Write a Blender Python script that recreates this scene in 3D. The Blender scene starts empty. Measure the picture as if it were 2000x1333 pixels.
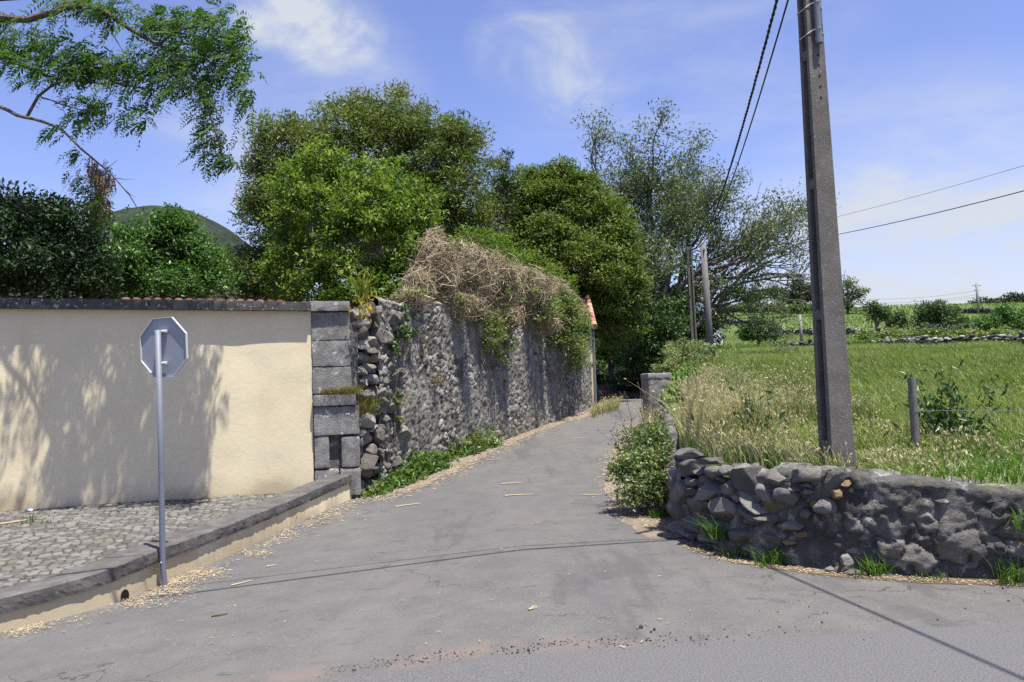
import bpy, bmesh, math, random
import numpy as np
from mathutils import Vector, Matrix, Euler

C = bpy.context.scene.collection
sc = bpy.context.scene
rad = math.radians
# ------------------------------------------------------------------ camera, sky, sun, exposure
EYE = 1.65; PITCH = 3.0; ROLL = -1.8; FPX = 1556.0
cam_d = bpy.data.cameras.new('camera'); cam = bpy.data.objects.new('camera', cam_d); C.objects.link(cam)
cam_d.sensor_width = 36; cam_d.lens = FPX*36/2000; cam_d.clip_start = .05; cam_d.clip_end = 6000
cam.matrix_world = Matrix.Translation((0, 0, EYE)) @ Matrix.Rotation(rad(90+PITCH), 4, 'X') @ Matrix.Rotation(rad(ROLL), 4, 'Z')
sc.camera = cam
sc.cycles.use_denoising = False        # keep the fine grain of stone, asphalt and leaves
CR = np.array(cam.matrix_world.to_3x3())

SUN_EL = 73.0
SUN_H = np.array([.68, -.73]); SUN_H /= np.linalg.norm(SUN_H)
S = np.array([SUN_H[0]*math.cos(rad(SUN_EL)), SUN_H[1]*math.cos(rad(SUN_EL)), math.sin(rad(SUN_EL))])
sun_d = bpy.data.lights.new('sun', 'SUN'); sun_d.energy = 5.0; sun_d.angle = rad(.5); sun_d.color = (1, .95, .86)
sun = bpy.data.objects.new('sun', sun_d); C.objects.link(sun)
sun.rotation_euler = Vector(-S).to_track_quat('-Z', 'Y').to_euler(); sun.location = (20, -20, 60)
sc.view_settings.view_transform = 'Standard'; sc.view_settings.look = 'None'
sc.view_settings.exposure = .98; sc.view_settings.gamma = 1
try: sc.view_settings.use_curve_mapping = False
except Exception: pass

def pdir(px, py):
    d = CR @ np.array([(px-1000)/FPX, (666.5-py)/FPX, -1.0])
    return d/np.linalg.norm(d)

w = bpy.data.worlds.new('World'); sc.world = w; w.use_nodes = True
nt = w.node_tree; nt.nodes.clear()
def N(t, typ, **kw):
    n = t.nodes.new(typ)
    for k, v in kw.items():
        if k.startswith('i_'): n.inputs[int(k[2:])].default_value = v
        else: setattr(n, k, v)
    return n
def mth(t, op, a, b=None, clamp=False):
    n = t.nodes.new('ShaderNodeMath'); n.operation = op; n.use_clamp = clamp
    for i, x in enumerate((a, b)):
        if x is None: continue
        if isinstance(x, (int, float)): n.inputs[i].default_value = x
        else: t.links.new(x, n.inputs[i])
    return n.outputs[0]
def build_world():
    t = nt; L = t.links.new
    out = N(t, 'ShaderNodeOutputWorld'); bg = N(t, 'ShaderNodeBackground'); bg.inputs[1].default_value = .088
    sky = N(t, 'ShaderNodeTexSky'); sky.sky_type = 'NISHITA'; sky.sun_disc = False
    sky.sun_elevation = rad(SUN_EL); sky.sun_rotation = math.atan2(SUN_H[0], SUN_H[1])
    sky.altitude = 60; sky.air_density = 1.0; sky.dust_density = .7; sky.ozone_density = 2.2
    mul = N(t, 'ShaderNodeMix', data_type='RGBA', blend_type='MULTIPLY'); mul.inputs[0].default_value = 1
    mul.inputs[7].default_value = (1.06, .955, 1.21, 1); L(sky.outputs[0], mul.inputs[6])
    tc = N(t, 'ShaderNodeTexCoord')
    def blob(px, py, rin, rout):
        d = pdir(px, py); vm = N(t, 'ShaderNodeVectorMath', operation='DOT_PRODUCT'); vm.inputs[1].default_value = d
        L(tc.outputs['Generated'], vm.inputs[0])
        mr = N(t, 'ShaderNodeMapRange', interpolation_type='SMOOTHSTEP'); L(vm.outputs['Value'], mr.inputs[0])
        mr.inputs[1].default_value = math.cos(rad(rout)); mr.inputs[2].default_value = math.cos(rad(rin))
        return mr.outputs[0]
    def noise(scale, stretch, rot, lo, hi, detail=7, rough=.62, dist=.4):
        mp = N(t, 'ShaderNodeMapping'); L(tc.outputs['Generated'], mp.inputs[0])
        mp.inputs['Rotation'].default_value = rot; mp.inputs['Scale'].default_value = stretch
        no = N(t, 'ShaderNodeTexNoise'); L(mp.outputs[0], no.inputs[0])
        no.inputs['Scale'].default_value = scale; no.inputs['Detail'].default_value = detail
        no.inputs['Roughness'].default_value = rough; no.inputs['Distortion'].default_value = dist
        mr = N(t, 'ShaderNodeMapRange', interpolation_type='SMOOTHSTEP'); L(no.outputs[0], mr.inputs[0])
        mr.inputs[1].default_value = lo; mr.inputs[2].default_value = hi
        return mr.outputs[0]
    puff = noise(7, (1, 1, 1.6), (0, 0, 0), .40, .66, 8, .6)
    wisp = noise(5, (1, 1, 2.4), (.2, .75, .1), .42, .74, 8, .62, .8)
    veil = noise(3.2, (1, 1, 3.5), (0, .15, 0), .36, .72, 7, .6, .3)
    fine = noise(16, (1, 1, 2.2), (.1, .5, 0), .35, .7, 6, .6, .5)
    terms = []
    a = None
    for px, py, ri, ro in ((545, 22, .6, 3.2), (620, 55, .8, 3.4), (690, 60, .4, 2.6), (510, 45, .3, 2.2)):
        b = blob(px, py, ri, ro); a = b if a is None else mth(t, 'MAXIMUM', a, b)
    terms.append(mth(t, 'MULTIPLY', a, mth(t, 'ADD', mth(t, 'MULTIPLY', puff, .75), .12)))
    a = None
    for px, py, ri, ro in ((1010, 95, .6, 4), (1100, 110, 1, 5.5), (1170, 120, .5, 4), (1130, 170, .5, 3)):
        b = blob(px, py, ri, ro); a = b if a is None else mth(t, 'MAXIMUM', a, b)
    terms.append(mth(t, 'MULTIPLY', a, mth(t, 'ADD', mth(t, 'MULTIPLY', wisp, .55), .05)))
    terms.append(mth(t, 'MULTIPLY', blob(560, 230, 2, 11), mth(t, 'ADD', mth(t, 'MULTIPLY', veil, .5), .1)))
    terms.append(mth(t, 'MULTIPLY', blob(1700, 355, .4, 2.6), mth(t, 'MULTIPLY', puff, .45)))
    terms.append(mth(t, 'MULTIPLY', blob(1330, 120, 3, 14), mth(t, 'MULTIPLY', veil, .3)))
    z = N(t, 'ShaderNodeSeparateXYZ'); L(tc.outputs['Generated'], z.inputs[0])
    low = N(t, 'ShaderNodeMapRange', interpolation_type='SMOOTHSTEP'); L(z.outputs[2], low.inputs[0])
    low.inputs[1].default_value = .27; low.inputs[2].default_value = .06
    terms.append(mth(t, 'MULTIPLY', low.outputs[0], mth(t, 'ADD', mth(t, 'MULTIPLY', veil, .45), .12)))
    terms.append(mth(t, 'MULTIPLY', blob(1830, 540, 3, 15), mth(t, 'ADD', mth(t, 'MULTIPLY', veil, .6), .22)))
    terms.append(mth(t, 'MULTIPLY', blob(1960, 500, 1, 5), mth(t, 'MULTIPLY', puff, .35)))
    s = terms[0]
    for x in terms[1:]: s = mth(t, 'ADD', s, x)
    s = mth(t, 'ADD', s, mth(t, 'MULTIPLY', mth(t, 'MULTIPLY', s, fine), .25))
    s = mth(t, 'MINIMUM', s, .92)
    mx = N(t, 'ShaderNodeMix', data_type='RGBA'); L(s, mx.inputs[0]); L(mul.outputs[2], mx.inputs[6])
    mx.inputs[7].default_value = (4.1, 4.35, 4.7, 1)
    L(mx.outputs[2], bg.inputs[0]); L(bg.outputs[0], out.inputs[0])
build_world()

# ------------------------------------------------------------------ maths helpers
def P(px, py, Y):
    d = pdir(px, py); t = Y/d[1]
    return np.array([0, 0, EYE]) + d*t
def smooth(a, b, x):
    t = np.clip((np.asarray(x, float)-a)/(b-a), 0, 1); return t*t*(3-2*t)
def R(x, y):
    L = np.interp(y, [-50, 10, 12.4, 18.7, 25, 32, 45, 100], [0, 0, .05, .36, .77, .83, 1.0, 1.6])
    return L + .07*np.clip(x, -9, 0)*(1-smooth(9, 17, y))
def gp(px, py, dz=0.0):
    d = pdir(px, py); t = 8.0/d[1]
    for _ in range(60):
        p = np.array([0, 0, EYE]) + d*t
        h = float(R(p[0], p[1]))+dz
        tn = (h-EYE)/d[2]
        if tn <= 0 or tn > 200: tn = t
        t = .5*t+.5*tn
    return np.array([0, 0, EYE]) + d*t
FWX = [(0.5, 11.0)]
def F(x, y):      # field height
    y = np.asarray(y, float)
    near = .72+1.52*(np.clip(y-7.5, 0, 60)/27.5)**.8
    far = np.interp(y, [60, 85, 110, 150, 180, 205, 260, 400], [0, 1.3, 3.2, 8.5, 12.6, 12.8, 9, 0])
    return near+far
def fgp(px, py, Y0=60, lo=9, hi=230):
    """where a line of sight meets the meadow"""
    d = pdir(px, py); Y = np.linspace(lo, hi, 1500); t = Y/d[1]; x = d[0]*t; z = EYE+d[2]*t; e = z-Fz(x, Y); i = np.where(e < 0)[0]
    y = Y[i[0]] if len(i) else Y0
    p = P(px, py, y); p[2] = float(Fz(p[0], y)[0]); return p
def hash3(ix, iy, iz, seed=0):
    h = (ix.astype(np.int64)*374761393 + iy.astype(np.int64)*668265263 + iz.astype(np.int64)*2147483647 + seed*974634541) & 0xFFFFFFFF
    h = ((h ^ (h >> 13))*1274126177) & 0xFFFFFFFF
    h = ((h ^ (h >> 16))*2246822519) & 0xFFFFFFFF
    return ((h ^ (h >> 15)) & 0xFFFFFF)/float(0xFFFFFF)
def vnoise(p, seed=0):
    i = np.floor(p).astype(np.int64); f = p-i; u = f*f*(3-2*f); r = 0
    for dx in (0, 1):
        for dy in (0, 1):
            for dz in (0, 1):
                wgt = (u[:, 0] if dx else 1-u[:, 0])*(u[:, 1] if dy else 1-u[:, 1])*(u[:, 2] if dz else 1-u[:, 2])
                r = r+wgt*hash3(i[:, 0]+dx, i[:, 1]+dy, i[:, 2]+dz, seed)
    return r
def fbm(p, oct=4, seed=0, gain=.5):
    r = 0; a = 1; n = 0
    for k in range(oct):
        r = r+a*vnoise(p*(2**k), seed+k); n += a; a *= gain
    return r/n
def voro(s, t, cs, ct, seed=0, jit=.85):
    """2-D cellular field: distance to border, id hash, id hash 2"""
    u = s/cs; v = t/ct; iu = np.floor(u).astype(np.int64); iv = np.floor(v).astype(np.int64)
    d1 = np.full(u.shape, 9.); d2 = np.full(u.shape, 9.); h = np.zeros(u.shape); zz = np.zeros_like(iu)
    for a in (-2, -1, 0, 1, 2):
        for b in (-2, -1, 0, 1, 2):
            cx = iu+a; cy = iv+b
            jx = .5+(hash3(cx, cy, zz, seed)-.5)*jit; jy = .5+(hash3(cx, cy, zz, seed+7)-.5)*jit
            d = np.hypot(cx+jx-u, cy+jy-v); hh = hash3(cx, cy, zz, seed+13)
            m = d < d1
            d2 = np.where(m, d1, np.minimum(d2, d)); h = np.where(m, hh, h); d1 = np.where(m, d, d1)
    return d2-d1, h, d1

# ------------------------------------------------------------------ mesh building
def rough_block(mb, c, size, M, bev=.02, amp=.008, seed=0, n=None, tint=.5):
    """hewn block: box grid with worn edges and a pitted skin"""
    hx = np.asarray(size)/2; n = n or [int(np.clip(k/.035, 4, 46)) for k in size]; c = np.asarray(c)
    for ax in range(3):
        o = [k for k in range(3) if k != ax]
        for sg in (-1, 1):
            u = np.linspace(-1, 1, n[o[0]]+1); v = np.linspace(-1, 1, n[o[1]]+1); U, V_ = np.meshgrid(u, v, indexing='ij')
            p = np.zeros(U.shape+(3,)); p[..., ax] = sg; p[..., o[0]] = U; p[..., o[1]] = V_
            p = p.reshape(-1, 3)*hx; q = np.clip(p, -(hx-bev), hx-bev); d = p-q; l = np.linalg.norm(d, axis=1, keepdims=True)
            w = q+d/np.maximum(l, 1e-9)*np.minimum(l, bev)
            nn = d/np.maximum(l, 1e-9)
            wr = c+w@np.asarray(M)[:3, :3].T
            w = w+nn*((fbm(wr*6+seed, 3, 2)-.5)*2*amp+(fbm(wr*28+seed, 3, 4)-.5)*1.2*amp)[:, None]
            mb.grid(c+w@np.asarray(M)[:3, :3].T, len(u), len(v), tint)
    return mb
class MB:
    def __init__(s): s.v = []; s.q = []; s.t = []; s.tint = []; s.j = []; s.n = 0; s.poly = []
    def add(s, V, quads=None, tris=None, tint=.5, joint=1.0, polys=None):
        V = np.asarray(V, float).reshape(-1, 3)
        if quads is not None and len(quads): s.q.append(np.asarray(quads, np.int64).reshape(-1, 4)+s.n)
        if tris is not None and len(tris): s.t.append(np.asarray(tris, np.int64).reshape(-1, 3)+s.n)
        if polys: s.poly += [[i+s.n for i in p] for p in polys]
        s.v.append(V); s.tint.append(np.broadcast_to(np.asarray(tint, float), (len(V),)))
        s.j.append(np.broadcast_to(np.asarray(joint, float), (len(V),))); s.n += len(V); return s
    def box(s, c, size, M=None, tint=.5, bev=0.0, taper=1.0):
        hx, hy, hz = [k/2 for k in size]; b = min(bev, hx*.9, hy*.9, hz*.9)
        if b <= 0:
            V = np.array([[sx*hx*(taper if sz > 0 else 1), sy*hy*(taper if sz > 0 else 1), sz*hz] for sz in (-1, 1) for sy in (-1, 1) for sx in (-1, 1)])
            Q = [(0, 2, 3, 1), (4, 5, 7, 6), (0, 1, 5, 4), (2, 6, 7, 3), (0, 4, 6, 2), (1, 3, 7, 5)]; T = []
        else:
            V = []; idx = {}
            for sx in (-1, 1):
                for sy in (-1, 1):
                    for sz in (-1, 1):
                        for ax in range(3):
                            p = [sx*(hx-b), sy*(hy-b), sz*(hz-b)]; p[ax] = (sx*hx, sy*hy, sz*hz)[ax]
                            idx[(sx, sy, sz, ax)] = len(V); V.append(p)
            V = np.array(V); Q = []; T = []
            for ax in range(3):
                o = [k for k in range(3) if k != ax]
                for sg in (-1, 1):
                    f = []
                    for a, bb in ((-1, -1), (1, -1), (1, 1), (-1, 1)):
                        k = [0, 0, 0]; k[ax] = sg; k[o[0]] = a; k[o[1]] = bb; f.append(idx[(*k, ax)])
                    Q.append(f)
            for ax in range(3):
                o = [k for k in range(3) if k != ax]
                for a in (-1, 1):
                    for bb in (-1, 1):
                        k = [0, 0, 0]; k[o[0]] = a; k[o[1]] = bb
                        k1 = k[:]; k1[ax] = -1; k2 = k[:]; k2[ax] = 1
                        Q.append([idx[(*k1, o[0])], idx[(*k2, o[0])], idx[(*k2, o[1])], idx[(*k1, o[1])]])
            for sx in (-1, 1):
                for sy in (-1, 1):
                    for sz in (-1, 1): T.append([idx[(sx, sy, sz, a)] for a in range(3)])
        if M is not None: V = V @ np.asarray(M)[:3, :3].T
        return s.add(V+np.asarray(c), Q, T if len(T) else None, tint)
    def tube(s, pts, r, sides=6, tint=.5, cap=True):
        pts = np.asarray(pts, float); n = len(pts); r = np.broadcast_to(np.asarray(r, float), (n,))
        T = np.gradient(pts, axis=0); T /= np.linalg.norm(T, axis=1)[:, None]+1e-9
        ref = np.array([0, 0, 1.]) if abs(T[0][2]) < .9 else np.array([1., 0, 0])
        a = np.linspace(0, 2*np.pi, sides, endpoint=False); V = []
        u = np.cross(T[0], ref); u /= np.linalg.norm(u)
        for i in range(n):
            u = u-T[i]*np.dot(u, T[i]); u /= np.linalg.norm(u)+1e-9; vv = np.cross(T[i], u)
            V.append(pts[i]+r[i]*(np.cos(a)[:, None]*u+np.sin(a)[:, None]*vv))
        V = np.concatenate(V); k = np.arange(sides); k2 = (k+1) % sides; Q = []
        for i in range(n-1): Q.append(np.stack([i*sides+k, i*sides+k2, (i+1)*sides+k2, (i+1)*sides+k], 1))
        s.add(V, np.concatenate(Q), None, tint, 1.0, [list(range(sides))[::-1], list(range((n-1)*sides, n*sides))] if cap else None)
        return s
    def prism(s, poly, e, tint=.5):       # poly: (n,3), extruded by vector e
        p = np.asarray(poly, float); n = len(p); V = np.concatenate([p, p+np.asarray(e)])
        k = np.arange(n); k2 = (k+1) % n
        return s.add(V, np.stack([k, k2, k2+n, k+n], 1), None, tint, 1.0, [list(range(n))[::-1], list(range(n, 2*n))])
    def grid(s, V, nu, nv, tint=.5, joint=1.0, keep=None):
        i = np.arange(nu*nv).reshape(nu, nv)
        Q = np.stack([i[:-1, :-1], i[1:, :-1], i[1:, 1:], i[:-1, 1:]], -1).reshape(-1, 4)
        if keep is not None: Q = Q[keep.reshape(-1)[Q].all(1)]
        return s.add(V, Q, None, tint, joint)
    def mesh(s, name, off=(0, 0, 0), smooth_=False):
        V = np.concatenate(s.v)-np.asarray(off); me = bpy.data.meshes.new(name)
        lv = []; st = []; k = 0
        for arr, m in ((s.q, 4), (s.t, 3)):
            if arr:
                A = np.concatenate(arr); lv.append(A.reshape(-1)); st.append(k+np.arange(len(A))*m); k += A.size
        for p in s.poly:
            lv.append(np.array(p)); st.append(np.array([k])); k += len(p)
        lv = np.concatenate(lv); st = np.concatenate(st)
        me.vertices.add(len(V)); me.vertices.foreach_set('co', V.astype(np.float32).ravel())
        me.loops.add(len(lv)); me.loops.foreach_set('vertex_index', lv.astype(np.int32))
        me.polygons.add(len(st)); me.polygons.foreach_set('loop_start', st.astype(np.int32))
        me.update(calc_edges=True); me.validate()
        a = me.attributes.new('tint', 'FLOAT', 'POINT'); a.data.foreach_set('value', np.concatenate(s.tint).astype(np.float32))
        j = np.concatenate(s.j)
        if True:
            a = me.attributes.new('joint', 'FLOAT', 'POINT'); a.data.foreach_set('value', j.astype(np.float32))
        me.polygons.foreach_set('use_smooth', np.full(len(me.polygons), smooth_)); return me
    def base(s):
        V = np.concatenate(s.v); return np.array([V[:, 0].mean(), V[:, 1].mean(), V[:, 2].min()])
def tag(o, label=None, cat=None, group=None, kind=None):
    if label: o['label'] = label
    if cat: o['category'] = cat
    if group: o['group'] = group
    if kind: o['kind'] = kind
    return o
def empty(name, loc, label, cat, group=None):
    o = bpy.data.objects.new(name, None); C.objects.link(o); o.location = loc; o.empty_display_size = .2
    return tag(o, label, cat, group)
def rootloc(o):
    while o.parent: o = o.parent
    return np.array(o.location)
def part(name, mb, m, parent, label=None, sm=False):
    me = mb.mesh(name, rootloc(parent), sm); me.materials.append(m)
    o = bpy.data.objects.new(name, me); C.objects.link(o); o.parent = parent
    if label: o['label'] = label
    return o
def solo(name, mb, m, label, cat=None, group=None, kind=None, sm=False, loc=None):
    b = mb.base() if loc is None else np.asarray(loc)
    me = mb.mesh(name, b, sm); me.materials.append(m)
    o = bpy.data.objects.new(name, me); C.objects.link(o); o.location = b
    return tag(o, label, cat, group, kind)
def cp(root, loc, rz=0, sc_=1, label=None):
    r = root.copy(); C.objects.link(r); r.location = loc; r.rotation_euler = (0, 0, rz); r.scale = (sc_,)*3
    if label: r['label'] = label
    for ch in root.children:
        c = ch.copy(); C.objects.link(c); c.parent = r
    return r

# ------------------------------------------------------------------ materials
def mat(name, cols, scale=3, rough=.85, bump=.3, bscale=40, attr=None, ramp=(.3, .7), spec=.3, bdist=.02, stretch=(1, 1, 1), over=None, detail=6, extra=()):
    """noise (or a per-piece attribute) through a ramp of real base colours, fine bump, optional second-colour patches"""
    m = bpy.data.materials.new(name); m.use_nodes = True; t = m.node_tree; L = t.links.new
    b = t.nodes['Principled BSDF']; b.inputs['Roughness'].default_value = rough; b.inputs['Specular IOR Level'].default_value = spec
    tc = N(t, 'ShaderNodeTexCoord'); mp = N(t, 'ShaderNodeMapping'); mp.inputs['Scale'].default_value = stretch
    L(tc.outputs['Object'], mp.inputs[0])
    no = N(t, 'ShaderNodeTexNoise'); L(mp.outputs[0], no.inputs[0]); no.inputs['Scale'].default_value = scale
    no.inputs['Detail'].default_value = detail; no.inputs['Roughness'].default_value = .65
    rp = N(t, 'ShaderNodeValToRGB'); e = rp.color_ramp.elements
    while len(e) < len(cols): e.new(.5)
    for i, c in enumerate(cols):
        e[i].position = ramp[0]+(ramp[1]-ramp[0])*i/max(1, len(cols)-1); e[i].color = (*c, 1)
    src = no.outputs[0]
    if attr:
        at = N(t, 'ShaderNodeAttribute'); at.attribute_name = 'tint'
        src = mth(t, 'ADD', mth(t, 'MULTIPLY', at.outputs['Fac'], attr), mth(t, 'MULTIPLY', no.outputs[0], 1-attr))
    L(src, rp.inputs[0]); col = rp.outputs[0]
    def mixc(fac, a, c, mode='MIX'):
        mx = N(t, 'ShaderNodeMix', data_type='RGBA', blend_type=mode)
        if isinstance(fac, (int, float)): mx.inputs[0].default_value = fac
        else: L(fac, mx.inputs[0])
        L(a, mx.inputs[6]); mx.inputs[7].default_value = (*c, 1); return mx.outputs[2]
    for (oc, osc, lo, hi, st, amt) in (over or ()):
        mp2 = N(t, 'ShaderNodeMapping'); mp2.inputs['Scale'].default_value = st; L(tc.outputs['Object'], mp2.inputs[0])
        mp2.inputs['Location'].default_value = (osc*.37, osc*.71, lo*5)
        n2 = N(t, 'ShaderNodeTexNoise'); L(mp2.outputs[0], n2.inputs[0]); n2.inputs['Scale'].default_value = osc; n2.inputs['Detail'].default_value = 7
        n2.inputs['Roughness'].default_value = .65
        mr = N(t, 'ShaderNodeMapRange', interpolation_type='SMOOTHSTEP'); L(n2.outputs[0], mr.inputs[0])
        mr.inputs[1].default_value = lo; mr.inputs[2].default_value = hi; mr.inputs[4].default_value = amt
        col = mixc(mr.outputs[0], col, oc)
    for k in extra:
        if k[0] == 'joint':
            at = N(t, 'ShaderNodeAttribute'); at.attribute_name = 'joint'
            mr = N(t, 'ShaderNodeMapRange', interpolation_type='SMOOTHSTEP'); L(at.outputs['Fac'], mr.inputs[0])
            mr.inputs[1].default_value = k[2]; mr.inputs[2].default_value = k[3]; mr.inputs[3].default_value = 1; mr.inputs[4].default_value = 0
            col = mixc(mr.outputs[0], col, k[1])
    L(col, b.inputs['Base Color'])
    if bump:
        n3 = N(t, 'ShaderNodeTexNoise'); L(mp.outputs[0], n3.inputs[0]); n3.inputs['Scale'].default_value = bscale; n3.inputs['Detail'].default_value = 8
        n3.inputs['Roughness'].default_value = .7
        bp = N(t, 'ShaderNodeBump'); bp.inputs['Strength'].default_value = bump; bp.inputs['Distance'].default_value = bdist
        L(n3.outputs[0], bp.inputs['Height']); L(bp.outputs[0], b.inputs['Normal'])
    return m
def leafmat(name, cols, rough=.45, trans=.35, spec=.35, tcol=None):
    m = bpy.data.materials.new(name); m.use_nodes = True; t = m.node_tree; L = t.links.new
    b = t.nodes['Principled BSDF']; b.inputs['Roughness'].default_value = rough; b.inputs['Specular IOR Level'].default_value = spec
    at = N(t, 'ShaderNodeAttribute'); at.attribute_name = 'tint'
    rp = N(t, 'ShaderNodeValToRGB'); e = rp.color_ramp.elements
    while len(e) < len(cols): e.new(.5)
    for i, c in enumerate(cols): e[i].position = i/max(1, len(cols)-1); e[i].color = (*c, 1)
    L(at.outputs['Fac'], rp.inputs[0]); L(rp.outputs[0], b.inputs['Base Color'])
    tr = N(t, 'ShaderNodeBsdfTranslucent')
    mx0 = N(t, 'ShaderNodeMix', data_type='RGBA', blend_type='MULTIPLY'); mx0.inputs[0].default_value = 1
    L(rp.outputs[0], mx0.inputs[6]); mx0.inputs[7].default_value = (*(tcol or (1.5, 1.6, .7)), 1); L(mx0.outputs[2], tr.inputs[0])
    mx = N(t, 'ShaderNodeMixShader'); mx.inputs[0].default_value = trans
    L(b.outputs[0], mx.inputs[1]); L(tr.outputs[0], mx.inputs[2]); L(mx.outputs[0], t.nodes['Material Output'].inputs[0]); return m

def road_material():
    m = mat('asphalt', [(.090, .088, .084), (.107, .104, .099), (.124, .120, .114)], 2.6, .9, .5, 120, ramp=(.3, .7), spec=.2, bdist=.008,
            over=[((.20, .197, .19), 62, .57, .68, (1, 1, 1), .7), ((.04, .04, .042), 48, .59, .68, (1, 1, 1), .7),
                  ((.088, .088, .093), .45, .46, .66, (1, .3, 1), .5), ((.05, .05, .054), 5.5, .63, .65, (.55, 1.3, 1), .6), ((.25, .245, .235), 42, .635, .67, (1, 1, 1), .6), ((.035, .035, .036), 36, .64, .67, (1, 1, 1), .6), ((.062, .061, .063), 1.1, .56, .64, (1, .22, 1), .5), ((.135, .13, .125), .7, .55, .66, (1, .25, 1), .45),
                  ((.20, .195, .19), 14, .69, .76, (.5, 1.2, 1), .5), ((.14, .125, .118), .8, .54, .74, (1, .5, 1), .35)])
    t = m.node_tree; L = t.links.new; b = t.nodes['Principled BSDF']
    col = b.inputs['Base Color'].links[0].from_socket
    tc = N(t, 'ShaderNodeTexCoord'); sp = N(t, 'ShaderNodeSeparateXYZ'); L(tc.outputs['Object'], sp.inputs[0])
    nz = N(t, 'ShaderNodeTexNoise'); L(tc.outputs['Object'], nz.inputs[0]); nz.inputs['Scale'].default_value = 1.7; nz.inputs['Detail'].default_value = 6
    nzv = mth(t, 'MULTIPLY', mth(t, 'SUBTRACT', nz.outputs[0], .5), 1.0)
    # the seam between the lane and the main road, running from front left to right: reddish dust and worn joint
    p0 = gp(560, 1330); p1 = gp(1320, 1250); sl = (p1[1]-p0[1])/(p1[0]-p0[0])
    def line(u, off, wid, noise_amt):
        d = mth(t, 'SUBTRACT', sp.outputs[1], mth(t, 'ADD', mth(t, 'MULTIPLY', sp.outputs[0], sl), p0[1]-sl*p0[0]+off))
        d = mth(t, 'ABSOLUTE', mth(t, 'ADD', d, mth(t, 'MULTIPLY', nzv, noise_amt)))
        mr = N(t, 'ShaderNodeMapRange', interpolation_type='SMOOTHSTEP'); L(d, mr.inputs[0])
        mr.inputs[1].default_value = wid; mr.inputs[2].default_value = 0; return mr.outputs[0], d
    xr = N(t, 'ShaderNodeMapRange', interpolation_type='SMOOTHSTEP'); L(sp.outputs[0], xr.inputs[0])
    xr.inputs[1].default_value = p1[0]+.15; xr.inputs[2].default_value = p1[0]-.5
    n2 = N(t, 'ShaderNodeTexNoise'); L(tc.outputs['Object'], n2.inputs[0]); n2.inputs['Scale'].default_value = 2.6
    pm = N(t, 'ShaderNodeMapRange'); L(n2.outputs[0], pm.inputs[0]); pm.inputs[1].default_value = .40; pm.inputs[2].default_value = .62
    m1, _ = line(0, .05, .22, .35)
    f1 = mth(t, 'MULTIPLY', mth(t, 'MULTIPLY', m1, xr.outputs[0]), mth(t, 'MULTIPLY', pm.outputs[0], .8))
    def mixc(fac, a, c):
        mx = N(t, 'ShaderNodeMix', data_type='RGBA'); L(fac, mx.inputs[0]); L(a, mx.inputs[6]); mx.inputs[7].default_value = (*c, 1); return mx.outputs[2]
    # main carriageway in front of the seam is a newer, bluer surface
    d = mth(t, 'SUBTRACT', mth(t, 'ADD', mth(t, 'MULTIPLY', sp.outputs[0], sl), p0[1]-sl*p0[0]-.05), sp.outputs[1])
    d = mth(t, 'ADD', d, mth(t, 'MULTIPLY', nzv, .06))
    mr = N(t, 'ShaderNodeMapRange'); L(d, mr.inputs[0]); mr.inputs[1].default_value = 0; mr.inputs[2].default_value = .05
    g = N(t, 'ShaderNodeTexNoise'); L(tc.outputs['Object'], g.inputs[0]); g.inputs['Scale'].default_value = 85
    gr = N(t, 'ShaderNodeValToRGB'); L(g.outputs[0], gr.inputs[0])
    gr.color_ramp.elements[0].position = .36; gr.color_ramp.elements[0].color = (.080, .080, .082, 1)
    gr.color_ramp.elements[1].position = .68; gr.color_ramp.elements[1].color = (.140, .139, .140, 1)
    mx = N(t, 'ShaderNodeMix', data_type='RGBA'); L(mr.outputs[0], mx.inputs[0]); L(col, mx.inputs[6]); L(gr.outputs[0], mx.inputs[7]); col = mx.outputs[2]
    col = mixc(f1, col, (.155, .122, .108))
    # hairline cracks, only in some stretches
    wn = N(t, 'ShaderNodeTexNoise'); L(tc.outputs['Object'], wn.inputs[0]); wn.inputs['Scale'].default_value = 2.3; wn.inputs['Detail'].default_value = 6
    va = N(t, 'ShaderNodeVectorMath', operation='MULTIPLY_ADD'); L(wn.outputs['Color'], va.inputs[0]); va.inputs[1].default_value = (.9, .9, .9); L(tc.outputs['Object'], va.inputs[2])
    vo = N(t, 'ShaderNodeTexVoronoi', feature='DISTANCE_TO_EDGE'); vo.inputs['Scale'].default_value = .42; L(va.outputs[0], vo.inputs['Vector'])
    cr = N(t, 'ShaderNodeMapRange', interpolation_type='SMOOTHSTEP'); L(vo.outputs['Distance'], cr.inputs[0]); cr.inputs[1].default_value = .0045; cr.inputs[2].default_value = .0008
    cm = N(t, 'ShaderNodeTexNoise'); L(tc.outputs['Object'], cm.inputs[0]); cm.inputs['Scale'].default_value = .5
    cmr = N(t, 'ShaderNodeMapRange', interpolation_type='SMOOTHSTEP'); L(cm.outputs[0], cmr.inputs[0]); cmr.inputs[1].default_value = .47; cmr.inputs[2].default_value = .58; cmr.inputs[4].default_value = .75
    col = mixc(mth(t, 'MULTIPLY', cr.outputs[0], cmr.outputs[0]), col, (.035, .034, .033))
    # rusty dust washed against the parapet
    L(col, b.inputs['Base Color']); return m

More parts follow.
